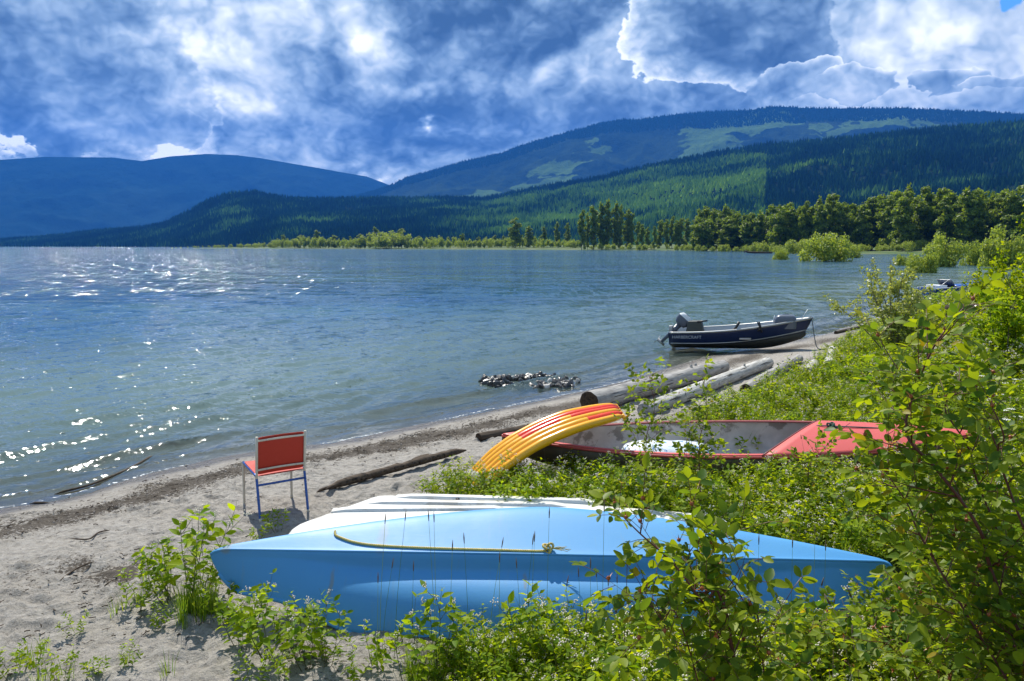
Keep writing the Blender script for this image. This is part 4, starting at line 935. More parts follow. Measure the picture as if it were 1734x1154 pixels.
# ------------------------------------------------------------------ foliage
def leaf_mat(name, a, b, trans=.45, yellow=(.30, .30, .03), rough=.5, spec=.35):
    m, n = mat(name); rnd = n.new('ShaderNodeNewGeometry').outputs['Random Per Island']; oi = n.new('ShaderNodeObjectInfo').outputs['Random']
    r_ = n.m('FRACT', n.m('ADD', n.m('MULTIPLY', rnd, 7.31), oi))
    c = n.mix(r_, a, b); c = n.mix(n.m('MULTIPLY', n.ss(r_, .975, .99), .7), c, yellow)
    p = n.new('ShaderNodeBsdfPrincipled', {'Base Color': c, 'Roughness': rough, 'Specular IOR Level': spec}).outputs[0]
    t = n.new('ShaderNodeBsdfTranslucent', {'Color': n.v('MULTIPLY', c, (1.9, 1.75, .7))}).outputs[0]
    finish(n, n.new('ShaderNodeMixShader', {0: trans, 1: p, 2: t}).outputs[0]); return m
m_leaf = leaf_mat('fresh_leaf', (.10, .20, .012), (.30, .38, .008), .5, spec=.1); m_leaf2 = leaf_mat('undergrowth_leaf', (.075, .16, .006), (.38, .43, .006), .5, spec=.06)
m_rose = leaf_mat('rose_leaf', (.06, .13, .018), (.27, .33, .012), .5, (.34, .22, .02), .45, .18)
m_willow = leaf_mat('willow_leaf', (.17, .24, .04), (.32, .39, .08), .4); m_tree = leaf_mat('poplar_leaf', (.09, .15, .016), (.21, .28, .03), .42, (.16, .2, .03)); m_silver = leaf_mat('silvery_leaf', (.17, .22, .05), (.36, .40, .14), .42, (.6, .6, .4), .35, .6)
m_grass = leaf_mat('grass_blade', (.09, .19, .012), (.24, .32, .03), .45); m_stem = simple('green_brown_stem', (.10, .11, .03), .6); m_rstem = simple('reddish_stem', (.13, .035, .02), .5); m_bark = simple('grey_brown_bark', (.13, .11, .085), .9, var=.3)
m_dry = simple('dry_seed_head', (.16, .11, .07), .8); m_flow = simple('cream_blossom', (.72, .66, .52), .6, var=.05); m_whitef = simple('white_petal', (.85, .85, .82), .6, var=.02); m_hip = simple('orange_brown_hip', (.34, .09, .02), .5)
def leaf_tpl(rows=(0, .12, .35, .62, .85, 1), wd=(.0, .55, 1.0, .82, .42, .0), w_=.24, fold=.25, droop=.18, serr=0):
    V, F = [], []
    for i, (t, q) in enumerate(zip(rows, wd)):
        z0 = -droop * t * t; V += [(-w_ * q, t + serr * .04 * (i % 2), z0 + fold * w_ * q), (0, t, z0), (w_ * q, t + serr * .04 * (i % 2), z0 + fold * w_ * q)]
    for i in range(len(rows) - 1):
        a = 3 * i; F += [(a, a + 1, a + 4, a + 3), (a + 1, a + 2, a + 5, a + 4)]
    return np.array(V, float), np.array(F)
TPL_BIG = leaf_tpl(); TPL_MID = leaf_tpl((0, .45, 1), (.1, 1, 0), .26, .3, .2); TPL_OVAL = leaf_tpl((0, .1, .3, .55, .8, .94, 1), (0, .5, .92, 1, .7, .33, .03), .275, .22, .15, 1); TPL_OV2 = leaf_tpl((0, .5, 1), (.1, 1, .1), .36, .3, .1)
def leaf_frames(Pp, Dd, Nn, Ss):
    Dd = Dd / (np.linalg.norm(Dd, axis=1)[:, None] + 1e-9); sd = np.cross(Dd, Nn); sd /= np.linalg.norm(sd, axis=1)[:, None] + 1e-9; nn = np.cross(sd, Dd); return sd, Dd, nn
def merge_leaves(tpl, Pp, Dd, Nn, Ss):
    V, F = tpl; sd, dd, nn = leaf_frames(Pp, Dd, Nn, Ss)
    W_ = Pp[:, None] + Ss[:, None, None] * (V[None, :, 0:1] * sd[:, None] + V[None, :, 1:2] * dd[:, None] + V[None, :, 2:3] * nn[:, None])
    return W_.reshape(-1, 3), (F[None] + (np.arange(len(Pp)) * len(V))[:, None, None]).reshape(-1, F.shape[1])
class Plant:
    def __init__(s, seed): s.g = np.random.default_rng(seed); s.L = []; s.St = []; s.Fl = []
    def stem(s, P, r, k=5): s.St.append(tube_geo(P, r, k)); return np.asarray(P, float)
    def leaf(s, p, d, n_, sz): s.L.append((p, d, n_, sz))
    def arrays(s): return [np.array([l[i] for l in s.L], float) for i in range(4)]
    def flower(s, p, r, cnt=9):
        for _ in range(cnt):
            c = p + s.g.normal(size=3) * r * .5; q = r * .28; V = np.array([c + (q, 0, 0), c - (q, 0, 0), c + (0, q, 0), c - (0, q, 0), c + (0, 0, q), c - (0, 0, q)])
            s.Fl.append((V, np.zeros((0, 4), int), np.array([(0, 2, 4), (2, 1, 4), (1, 3, 4), (3, 0, 4), (2, 0, 5), (1, 2, 5), (3, 1, 5), (0, 3, 5)])))
def unit(v): return v / (np.linalg.norm(v) + 1e-9)
def dogbane(seed, h=.45, stems=4, lf=.062, pairs=9, spread=.35, flowers=True, side=True):
    """leafy plant: opposite drooping leaves on upright stems, pale flower clusters at the tips"""
    P = Plant(seed); g = P.g
    def run(p0, d, L, prs, sz, lvl):
        d = unit(d); pts = [p0]; q = d.copy()
        for i in range(6): q = unit(q + np.array([0, 0, .10]) + g.normal(size=3) * .07); pts.append(pts[-1] + q * L / 6)
        pts = np.array(pts); P.stem(pts, np.linspace(.0034, .0012, 7) * (1 if lvl == 0 else .6), 4)
        for j in range(prs):
            t = .22 + .78 * (j + .5) / prs; f = t * 6; i = min(int(f), 5); p = pts[i] + (pts[i + 1] - pts[i]) * (f - i); ax = unit(pts[i + 1] - pts[i]); a = j * 1.45 + g.uniform(-.3, .3)
            e1 = unit(np.cross(ax, [.3, .9, .1])); e2 = np.cross(ax, e1)
            for sg in (0, math.pi):
                o_ = e1 * math.cos(a + sg) + e2 * math.sin(a + sg); dd = unit(o_ + ax * g.uniform(.1, .7)); P.leaf(p + o_ * .004, dd, unit(ax + .3 * g.normal(size=3)), sz * g.uniform(.7, 1.15) * (1.1 - .45 * abs(t - .55)))
            if side and lvl == 0 and j > prs * .35 and g.random() < .5: run(p, ax + e1 * math.cos(a) * .9 + e2 * math.sin(a) * .9, L * .32, 3, sz * .8, 1)
        if flowers and g.random() < (.65 if lvl == 0 else .3): P.flower(pts[-1] + UP * .006, .018, 10)
    for k_ in range(stems):
        a = g.random() * 6.28; run(np.array([math.cos(a), math.sin(a), 0]) * .03 * k_ ** .5, np.array([math.cos(a) * spread, math.sin(a) * spread, 1]), h * g.uniform(.75, 1.1), pairs, lf, 0)
    return P
def build_plant(name, P, mleaf, mstem, tpl=TPL_BIG, leaves='merged', loc=(0, 0, 0), flower_mat=None, label=None, cat=None, group=None, leaf_me=None, foliage_name='leaves'):
    root = empty(name, tuple(loc), label, cat, group)
    V, Fl = join_geo(P.St); link('stem', np_mesh('stem', V, Fl), mstem, root)
    a = P.arrays()
    if leaves == 'merged':
        V, F = merge_leaves(tpl, *a); o = link(foliage_name, np_mesh(foliage_name, V, F), mleaf, root); o['kind'] = 'stuff'
    else:
        sd, dd, nn = leaf_frames(*a)
        order = np.arange(len(a[0]))
        if len(order) > 290: order = np.random.default_rng(1).permutation(order); rest = order[290:]; V, F = merge_leaves(tpl, *[q[rest] for q in a]); o = link('leaves', np_mesh('leaves', V, F), mleaf, root); o['kind'] = 'stuff'; order = order[:290]
        for i in order:
            o = bpy.data.objects.new('leaf', leaf_me); COL.objects.link(o); o.parent = root; s_ = a[3][i]
            o.matrix_basis = Matrix(((sd[i][0] * s_, dd[i][0] * s_, nn[i][0] * s_, a[0][i][0]), (sd[i][1] * s_, dd[i][1] * s_, nn[i][1] * s_, a[0][i][1]), (sd[i][2] * s_, dd[i][2] * s_, nn[i][2] * s_, a[0][i][2]), (0, 0, 0, 1)))
    if P.Fl: V, Fl = join_geo(P.Fl); o = link('blossom', np_mesh('blossom', V, Fl), flower_mat or m_flow, root); o['kind'] = 'stuff'
    return root
def copy_tree(o, parent=None):
    c = o.copy(); COL.objects.link(c)
    if parent is not None: c.parent = parent
    for ch in list(o.children): copy_tree(ch, c)
    return c
LEAF_BIG = np_mesh('leaf', *TPL_BIG); LEAF_BIG.materials.append(m_leaf); LEAF_OV = np_mesh('leaf', *TPL_OVAL); LEAF_OV.materials.append(m_rose)

# --- undergrowth: nobody could count it; six plant shapes scattered by geometry nodes
src = bpy.data.collections.new('undergrowth_shapes')
def src_plant(P, mleaf, mstem, tpl, nm):
    geos = []; a = P.arrays(); V, F = merge_leaves(tpl, *a); V2, F2 = join_geo(P.St)
    allV = np.vstack([V, V2]); Fs = [F] + [f + len(V) for f in F2]; nf = [0] * len(F) + [1] * sum(len(f) for f in F2)
    if P.Fl:
        V3, F3 = join_geo(P.Fl); o_ = len(allV); allV = np.vstack([allV, V3]); Fs += [f + o_ for f in F3]
        nf += [2] * sum(len(f) for f in F3)
    quads = [f for f in Fs if f.shape[1] == 4]; tris = [f for f in Fs if f.shape[1] == 3]
    idx = []; k_ = 0
    for f in Fs: idx.append(nf[k_:k_ + len(f)]); k_ += len(f)
    oq = [x for f, x in zip(Fs, idx) if f.shape[1] == 4]; ot = [x for f, x in zip(Fs, idx) if f.shape[1] == 3]
    me = np_mesh(nm, allV, [np.vstack(quads)] + ([np.vstack(tris)] if tris else []))
    for mm in (mleaf, mstem, m_flow): me.materials.append(mm)
    mi = np.array(sum(map(list, oq), []) + sum(map(list, ot), []), np.int32)
    if len(mi) == len(me.polygons): me.polygons.foreach_set('material_index', mi)
    o = bpy.data.objects.new(nm, me); src.objects.link(o); return o
for q in range(5): src_plant(dogbane(40 + q, h=.34, stems=5, lf=.05 + .006 * (q % 3), pairs=7, spread=.6, flowers=q in (1, 3), side=q != 2), m_leaf2 if q % 2 else m_leaf, m_stem, TPL_MID, 'weed')
def grass_tuft(seed, n_=34, h=.35, w_=.006, spread=.5, lean=None):
    g = np.random.default_rng(seed); V, F = [], []
    for i in range(n_):
        a = g.random() * 6.28; b0 = np.array([math.cos(a), math.sin(a), 0]) * g.random() * .06; hh = h * g.uniform(.5, 1.1); o_ = np.array([math.cos(a), math.sin(a), 0]) * spread * g.uniform(.2, 1); s_ = np.array([-math.sin(a), math.cos(a), 0]) * w_ / 2; base = len(V)
        for t in (0, .35, .7, 1): c = b0 + o_ * hh * t * t + UP * hh * (t - .12 * t * t); V += [c - s_ * (1 - t ** 2), c + s_ * (1 - t ** 2)]
        for j in range(3): F.append((base + 2 * j, base + 2 * j + 1, base + 2 * j + 3, base + 2 * j + 2))
    return np.array(V), np.array(F)
for q in range(2):
    V, F = grass_tuft(60 + q, 40, .36); me = np_mesh('grass_tuft', V, F); me.materials.append(m_grass); o = bpy.data.objects.new('grass_tuft', me); src.objects.link(o)
def scatter(name, pts, scl, coll, label, seed=0, tilt=.2):
    me = np_mesh(name, np.asarray(pts), np.zeros((0, 3), int)) if False else bpy.data.meshes.new(name)
    me.vertices.add(len(pts)); me.vertices.foreach_set('co', np.asarray(pts, np.float32).ravel())
    at_ = me.attributes.new('sc', 'FLOAT', 'POINT'); at_.data.foreach_set('value', np.asarray(scl, np.float32))
    o = link(name, me); tag(o, label, kind='stuff')
    ng = bpy.data.node_groups.new(name, 'GeometryNodeTree'); ng.interface.new_socket('Geometry', in_out='INPUT', socket_type='NodeSocketGeometry'); ng.interface.new_socket('Geometry', in_out='OUTPUT', socket_type='NodeSocketGeometry')
    gi, go = ng.nodes.new('NodeGroupInput'), ng.nodes.new('NodeGroupOutput'); ip = ng.nodes.new('GeometryNodeInstanceOnPoints'); ci = ng.nodes.new('GeometryNodeCollectionInfo')
    ci.inputs['Collection'].default_value = coll; ci.inputs['Separate Children'].default_value = True; ci.inputs['Reset Children'].default_value = True
    rv = ng.nodes.new('FunctionNodeRandomValue'); rv.data_type = 'FLOAT_VECTOR'; rv.inputs[0].default_value = (-tilt, -tilt, 0); rv.inputs[1].default_value = (tilt, tilt, 6.283); rv.inputs['Seed'].default_value = seed
    na = ng.nodes.new('GeometryNodeInputNamedAttribute'); na.data_type = 'FLOAT'; na.inputs[0].default_value = 'sc'
    L_ = ng.links; L_.new(gi.outputs[0], ip.inputs['Points']); L_.new(ci.outputs[0], ip.inputs['Instance']); ip.inputs['Pick Instance'].default_value = True
    L_.new(rv.outputs[0], ip.inputs['Rotation']); L_.new(na.outputs[0], ip.inputs['Scale']); L_.new(ip.outputs[0], go.inputs[0])
    md = o.modifiers.new('scatter', 'NODES'); md.node_group = ng; return o
g = np.random.default_rng(77)
def in_boat(x, y):                        # keep plants out of the hulls
    c = (abs(y - 5.42) < .52) & (x > KL[0] - .05) & (x < KR[0] - .25); a = MB_.inverted(); r_ = np.zeros(len(x), bool)
    for i, (xx, yy) in enumerate(zip(x, y)):
        if 1 < xx + 2 < 8.6 and 7.6 < yy < 10: q = a @ Vector((xx, yy, .5)); r_[i] = abs(q.y) < hb(min(max(q.x, -LB / 2), LB / 2)) + .02 and abs(q.x) < LB / 2
    pz = poly_sd(np.array([p[:2] for p in outl]), x, y) > -.06
    return c | r_ | pz
pts, scs = [], []
def add_pts(x, y, lo, hi, dens_sd=(-.05, .5)):
    sdv = poly_sd(VEG, x, y) + .3 * fbm(x * 1.2, y * 1.2, 3); ok = (g.random(len(x)) < sstep(sdv, *dens_sd)) & ~in_boat(x, y); x, y = x[ok], y[ok]; sdv = sdv[ok]
    z = height(x, y); s_ = g.uniform(lo, hi, len(x)) * (.55 + .45 * sstep(sdv, 0, 1.2)) * (1 + .55 * fbm(x * .8 + 3, y * .8, 2)); pts.append(np.stack([x, y, z - .01], 1)); scs.append(s_)
add_pts(g.uniform(-1, 8, 2600), g.uniform(6.2, 13, 2600), .6, 1.25)
add_pts(g.uniform(-1, 9, 3200), g.uniform(6.2, 14, 3200), .35, .8)
add_pts(g.uniform(-1, 9, 500), g.uniform(6.2, 14, 500), 1.2, 1.7)
add_pts(g.uniform(-.9, 5, 2600), g.uniform(2.0, 5.1, 2600), .6, 1.15)
add_pts(g.uniform(1, 22, 5200), g.uniform(12, 26, 5200), .8, 1.6)
add_pts(g.uniform(5, 40, 3800), g.uniform(24, 50, 3800), 1.2, 2.4)
P_ = np.vstack(pts); Sc = np.concatenate(scs)
logs_xy = [(gp(998, 699), gp(1225, 633), .32), (gp(1090, 706), gp(1300, 622), .25), (gp(1262, 672), gp(1352, 615), .2)]
ok = np.ones(len(P_), bool)
for a, b, r_ in logs_xy:
    d = (b - a)[:2]; t = np.clip(((P_[:, :2] - a[:2]) @ d) / d.dot(d), 0, 1); ok &= np.linalg.norm(P_[:, :2] - a[:2] - t[:, None] * d, axis=1) > r_
Sc = np.where((P_[:, 1] > 8.9) & (P_[:, 1] < 14) & (P_[:, 0] > -.2) & (P_[:, 0] < 6), Sc * .8, Sc)
front = (P_[:, 1] > 6.2) & (P_[:, 1] < 8.6); Sc = np.where(front, np.minimum(Sc, 1.35) * .95, Sc)
scatter('undergrowth', P_[ok], Sc[ok], src, 'dense bright green weeds covering the bank')

_o1 = 'first second third fourth fifth sixth seventh eighth ninth tenth eleventh twelfth thirteenth fourteenth fifteenth sixteenth seventeenth eighteenth nineteenth'.split()
_t1 = 'twenty thirty forty fifty sixty seventy eighty ninety'.split()
def ordinal(i):                           # 0 -> first
    i += 1
    if i < 20: return _o1[i - 1]
    t, u = divmod(i, 10); return (_t1[t - 2][:-1] + 'ieth') if u == 0 else _t1[t - 2] + '-' + _o1[u - 1]
# --- individual leafy plants in front and round the boats
fronts = [dogbane(101, .44, 4, .082, 9), dogbane(102, .38, 5, .076, 8, .5), dogbane(103, .33, 4, .074, 8, .6), dogbane(104, .46, 4, .086, 9, .3), dogbane(105, .28, 4, .066, 7, .7)]
def shrink(P, cap):                       # keep at most cap leaves
    if len(P.L) > cap: idx = P.g.permutation(len(P.L))[:cap]; P.L = [P.L[i] for i in idx]
    return P
protos = {}
SPOTS = [  # px, py of the foot, height scale, shape, label
    (322, 1030, 1.25, 3, 'tall leafy weed with upright stems beside the canoe bow'), (285, 1020, .85, 1, 'leafy weed on open sand left of the canoe bow'), (248, 1010, .8, 4, 'small leafy weed leaning left over the sand, left of the canoe bow'),
    (350, 1010, .8, 2, 'bushy weed touching the rounded bow of the blue canoe'), (272, 1062, .55, 4, 'low leafy sprig on sand below the weed clump'), (470, 900, .62, 2, 'yellow green weed growing between the chair and the white dinghy'), (440, 915, .5, 4, 'small green weed between the chair shadow and the canoe'),
    (462, 1120, .98, 0, 'flowering weed with cream blossom before the dark side of the canoe bow'), (405, 1095, .8, 2, 'leafy weed low in front of the canoe bow'), (520, 1130, .95, 1, 'flowering weed right of the tallest one before the canoe bow'), (430, 1165, .6, 4, 'small weed at the sandy hollow under the canoe bow'), (560, 1130, .75, 3, 'thin flowering weed with a bent tip by the canoe'),
    (600, 1150, .62, 4, 'low weed spreading over sand near the canoe middle'), (690, 1165, .95, 1, 'flowering weed below the left half of the canoe'), (745, 1150, 1.0, 0, 'tall flowering weed in front of the canoe middle'), (800, 1160, .9, 2, 'leafy weed right of the tall one at the canoe middle'),
    (850, 1175, .8, 4, 'low bushy weed among grass before the canoe'), (900, 1150, .98, 3, 'slender flowering weed reaching up the blue hull'), (940, 1165, .8, 1, 'flowering weed left of the grass clump'), (985, 1180, .7, 2, 'leafy weed right beside the grass clump'),
    (1105, 1150, 1.0, 0, 'flowering weed under the rose branch'), (1045, 1185, .7, 4, 'low weed at the foot of the tall grass clump'),
    (60, 1130, .5, 4, 'small weed in the near sand corner'), (130, 1075, .45, 4, 'sparse weed sprig on sand near the litter'), (20, 1150, .6, 2, 'weed at the lower left edge of the beach'), (215, 1130, .45, 4, 'tiny weed sprig on sand left of the canoe hollow'), (165, 1150, .4, 2, 'little weed between two bare sand patches'), (100, 1165, .5, 1, 'low weed with small leaves on near sand'),
    (300, 1008, .95, 0, 'dense weed in the middle of the clump left of the canoe bow'), (338, 1000, 1.0, 1, 'weed with broad leaves at the back of the clump by the bow'), (372, 1052, .7, 2, 'low dark weed right under the rounded bow tip'), (430, 1075, .8, 1, 'weed shading the sandy hollow beneath the bow'),
    (495, 1098, .85, 2, 'bushy weed against the hull, between the two flowering ones'), (545, 1118, .7, 4, 'short weed at the sand edge in front of the left hull'), (480, 1150, .6, 4, 'low weed nearest the viewer below the flowering pair'), (640, 1130, .75, 2, 'weed standing where the hull first touches the sand'),
    (235, 1035, .6, 2, 'outlying small weed at the left side of the clump')]
for i, (px, py, sc_, sh_, lab) in enumerate(SPOTS):
    p = GT(px, min(py, 1190)); p[2] -= .01
    if sh_ not in protos:
        protos[sh_] = build_plant('leafy_weed', shrink(fronts[sh_], 84), m_leaf, m_stem, TPL_BIG, 'single', p, leaf_me=LEAF_BIG, label=lab, cat='plant', group='leafy weeds round the blue canoe'); r_ = protos[sh_]
    else: r_ = copy_tree(protos[sh_]); r_['label'] = lab
    r_.location = p; r_.rotation_euler = (.12 * math.sin(i * 3.1), .12 * math.cos(i * 4.7), i * 2.399); r_.scale = (sc_ * 1.08,) * 3
# weeds between mattress, red canoe and blue canoe: top ones as individuals
mids = [build_plant('flowering_weed', dogbane(120 + q, .5, 4, .06, 7, .4), m_leaf, m_stem, TPL_MID, 'merged', (0, 0, 0), label='x', cat='plant', group='flowering weeds between the canoes') for q in range(4)]
g = np.random.default_rng(31); k_ = 0; MW = []
for i in range(46):
    px = g.uniform(800, 1600); py = g.uniform(850, 905) if i % 2 else g.uniform(800, 860)
    p = GT(px, py)
    if in_boat(np.array([p[0]]), np.array([p[1]]))[0]: continue
    r_ = mids[k_] if k_ < 4 else copy_tree(mids[k_ % 4]); k_ += 1; p[2] -= .01
    MW.append((p[0] / p[1], r_)); r_.location = p; r_.rotation_euler = (0, 0, g.random() * 6.28); r_.scale = (g.uniform(.65, .95),) * 3
NUMW = MW
# --- grass: clump by the bow, clump at the middle, tall seeding stems in front of the hull
def tufts(name, spots, n_, h, label, seed, spread=.5, w_=.005):
    g = np.random.default_rng(seed); Vs, Fs, off = [], [], 0
    for (px, py, rx, ry, c_) in spots:
        for _ in range(c_):
            p = GT(px + g.normal() * rx, min(py + g.normal() * ry, 1200)); V, F = grass_tuft(int(g.integers(1e6)), n_, h * g.uniform(.6, 1.15), w_, spread); Vs.append(V + p); Fs.append(F + off); off += len(V)
    return tag(link(name, np_mesh(name, np.vstack(Vs), np.vstack(Fs)), m_grass), label, kind='stuff')
tufts('grass', [(345, 1035, 18, 10, 9), (315, 1045, 15, 8, 4)], 34, .30, 'bright green grass clump at the rounded canoe bow', 1, .35)
tufts('grass', [(1040, 1150, 28, 10, 12), (830, 1150, 50, 15, 7), (960, 1165, 40, 10, 5), (700, 1165, 60, 10, 3)], 26, .36, 'bright grass growing up in front of the blue hull', 2, .3)
tufts('grass', [(100, 1130, 120, 30, 12), (200, 1000, 60, 30, 4), (980, 800, 60, 14, 10), (1300, 850, 160, 25, 22)], 14, .16, 'thin sparse grass on the sand and among weeds', 3, .5)
tufts('grass', [(1130, 850, 120, 8, 12), (900, 840, 60, 8, 6)], 22, .34, 'grass blades standing among the flowering weeds', 4, .3)
g = np.random.default_rng(9)
GS = []
def seed_stem(p, h, lean, i, lab):
    tp_px = (p[0] + lean) / p[1]
    top = p + np.array([lean, -.02, h]); path = smoothpath([p, p * .5 + top * .5 + np.array([-lean * .12, 0, 0]), top], 4); o = tube('grass_stem', path, np.linspace(.0016, .0009, len(path)), m_grass, k=4)
    GS.append((tp_px, o)); tag(o, lab, 'grass stem', 'seeding grass stems in front of the blue hull')
    dr = unit(path[-1] - path[-2]); tube('seed_head', [path[-1] - dr * .01, path[-1] + dr * .025, path[-1] + dr * .06], [.0025, .0042, .001], m_dry, o, k=5)
for i, (px, ptop) in enumerate([(652, 885), (686, 880), (726, 880), (735, 882), (766, 930), (850, 925), (846, 950), (786, 918), (905, 915), (930, 875), (1023, 865), (902, 920), (1000, 960), (1010, 975), (875, 960), (980, 975), (960, 990), (664, 960), (640, 985), (1045, 985), (1030, 990), (700, 965), (1380, 905), (1342, 925), (1285, 920), (1398, 930)]):
    p = GT(px + g.normal() * 12, 1110 + g.random() * 40) if px < 1200 else np.array([0, 0, 0.])
    if px >= 1200: q = D_(px, 1000, 4.7); p = np.array([q[0], 4.7, hz(q[0], 4.7)])
    tp = D_(px, ptop, p[1] - .02); seed_stem(p, tp[2] - p[2], tp[0] - p[0], i, 'thin grass stem with a dark seed head against the blue hull')

# --- wild roses: arching red stems with leaflets in fives
def rose(seed, shoots, lf=.045, side=.16, leafgap=.055, hips=.12, fill=1.0):
    """shoots: world-space paths relative to the foot"""
    P = Plant(seed); g = P.g
    def compound(p, d, sz):
        d = unit(d); sag = np.array([0, 0, -.25]); pts = [p, p + d * sz * 1.0, p + unit(d + sag * .5) * sz * 2.0]; P.stem(pts, .0009, 3); up_ = unit(np.cross(np.cross(d, UP), d) + .35 * g.normal(size=3)); s_ = unit(np.cross(d, up_))
        P.leaf(pts[2], unit(d + sag), up_, sz * g.uniform(.9, 1.1))
        for f, sc_ in ((.95, 1.0), (.48, .85)):
            b = p + (pts[2] - p) * f * .98
            for sg in (-1, 1): P.leaf(b, unit(d * .45 + s_ * sg + sag * .3 + .15 * g.normal(size=3)), unit(up_ + .3 * g.normal(size=3)), sz * sc_ * g.uniform(.8, 1.05))
    def run(path, r, lvl):
        path = smoothpath(path, 6); P.stem(path, np.linspace(r, r * .35, len(path)), 6 if lvl == 0 else 4); L = np.concatenate([[0], np.cumsum(np.linalg.norm(np.diff(path, axis=0), axis=1))]); q = L[-1] * (.28 if lvl == 0 else .15); k_ = 0
        while q < L[-1]:
            p = np.array([np.interp(q, L, path[:, i]) for i in range(3)]); i = min(np.searchsorted(L, q), len(path) - 1); ax = unit(path[i] - path[max(i - 1, 0)]); a = k_ * 2.4 + g.uniform(-.4, .4); e1 = unit(np.cross(ax, [.2, .1, 1])); e2 = np.cross(ax, e1); o_ = e1 * math.cos(a) + e2 * math.sin(a)
            if lvl < 1 and g.random() < .62:
                L2 = side * g.uniform(.6, 1.3); d = unit(o_ + ax * .7 + UP * .25); run([p, p + d * L2 * .5, p + d * L2 + UP * .01], r * .45, lvl + 1)
            if g.random() < fill: compound(p, o_ + ax * .5 + UP * .2, lf * g.uniform(.75, 1.15))
            q += leafgap * g.uniform(.7, 1.3); k_ += 1
        if g.random() < .8: compound(path[-1], ax, lf)
        if g.random() < hips * 5:
            c = path[-1] + UP * .006; st_ = 5; V = np.array([c + np.array([math.cos(u) * math.sin(v), math.sin(u) * math.sin(v), math.cos(v)]) * .006 for v in np.linspace(.1, 3.04, st_) for u in np.arange(6) * 1.047]); P.Fl.append((V, grid_faces(st_, 6, True), np.zeros((0, 3), int)))
            for j in range(4): d = unit(g.normal(size=3) + UP * .8); s__ = unit(np.cross(d, UP)) * .0022; P.Fl.append((np.array([c - s__, c + s__, c + d * .022]), np.zeros((0, 4), int), np.array([(0, 1, 2)])))
    for (pth, r) in shoots: run(pth, r, 0)
    return P
def rel(foot, pts): return [np.array(p) - foot for p in pts]
def rose_bush(label, foot, shoots, seed, lf=.045, single=True, **kw):
    P = rose(seed, [(rel(foot, [foot] + s_), r) for s_, r in shoots], lf, **kw); return build_plant('wild_rose', P, m_rose, m_rstem, TPL_OVAL if single else TPL_OV2, 'single' if single else 'merged', tuple(foot), m_hip, label, 'rose bush', leaf_me=LEAF_OV)
def onground(x, y): return np.array([x, y, hz(x, y) - .01])
f1 = onground(.78, 1.95)
rose_bush('leafy wild rose branch arching over the right part of the blue canoe', f1, [([D_(1235, 1075, 1.95), D_(1190, 1020, 1.95), D_(1140, 955, 1.98), D_(1085, 905, 2.0), D_(1060, 880, 2.02)], .0042), ([D_(1240, 1090, 2.0), D_(1215, 1030, 2.05), D_(1165, 950, 2.1), D_(1195, 905, 2.1)], .003),
    ([D_(1170, 1110, 1.9), D_(1120, 1050, 1.9), D_(1090, 1000, 1.92)], .0026), ([D_(1290, 1100, 2.05), D_(1260, 1020, 2.1), D_(1220, 960, 2.12)], .003)], 5, .042, side=.11, leafgap=.036)
f2 = onground(1.75, 1.7)
rose_bush('tall wild rose with red stem and orange hips standing before the red canoe', f2, [([D_(1715, 1050, 2.1), D_(1660, 900, 2.15), D_(1590, 800, 2.2), D_(1535, 735, 2.25), D_(1550, 660, 2.3), D_(1580, 590, 2.3), D_(1600, 560, 2.3)], .006),
    ([D_(1690, 900, 2.3), D_(1640, 760, 2.35), D_(1600, 690, 2.4), D_(1640, 640, 2.4)], .004), ([D_(1720, 860, 2.1), D_(1700, 740, 2.1), D_(1680, 690, 2.1)], .004), ([D_(1600, 980, 2.2), D_(1540, 860, 2.3), D_(1500, 800, 2.35)], .004), ([D_(1640, 960, 2.4), D_(1580, 880, 2.5), D_(1560, 820, 2.5)], .004)], 6, .043, side=.16, leafgap=.033)
for i, (x, y, hh, lab) in enumerate([(1.05, 2.6, .42, 'bushy wild rose low in front of the canoe stern, nearest the arching branch'), (1.6, 2.7, .56, 'dense wild rose hiding the right tip of the blue canoe'), (2.1, 3.1, .75, 'wild rose at the right behind the tall red stem'), (.95, 2.2, .36, 'short wild rose at the foot of the arching branch'),
                              (1.4, 2.15, .42, 'wild rose filling the lower right of the bank'), (1.95, 2.35, .62, 'wild rose under the tall red stem'), (2.6, 3.6, .9, 'wild rose beyond the tall one at the right edge'), (1.5, 3.4, .36, 'low wild rose close to the hidden canoe tip'), (2.3, 2.8, 1.0, 'leafy wild rose at the far right edge of the bank'), (2.1, 4.3, .5, 'wild rose just behind the hidden canoe tip')]):
    ft = onground(x, y); g = np.random.default_rng(50 + i); sh = []
    for k_ in range(7):
        a = g.random() * 6.28; l_ = g.uniform(.25, .6) * hh; sh.append(([ft + np.array([math.cos(a) * l_ * .3, math.sin(a) * l_ * .3, hh * .5]), ft + np.array([math.cos(a) * l_ * .8, math.sin(a) * l_ * .8, hh * g.uniform(.75, 1.05)]), ft + np.array([math.cos(a) * l_ * 1.15, math.sin(a) * l_ * 1.15, hh * g.uniform(.7, .98)])], .0035))
    rose_bush(lab, ft, sh, 60 + i, .045 if i not in (1, 4) else .042, single=i in (0, 3, 4), side=.17, leafgap=.04)
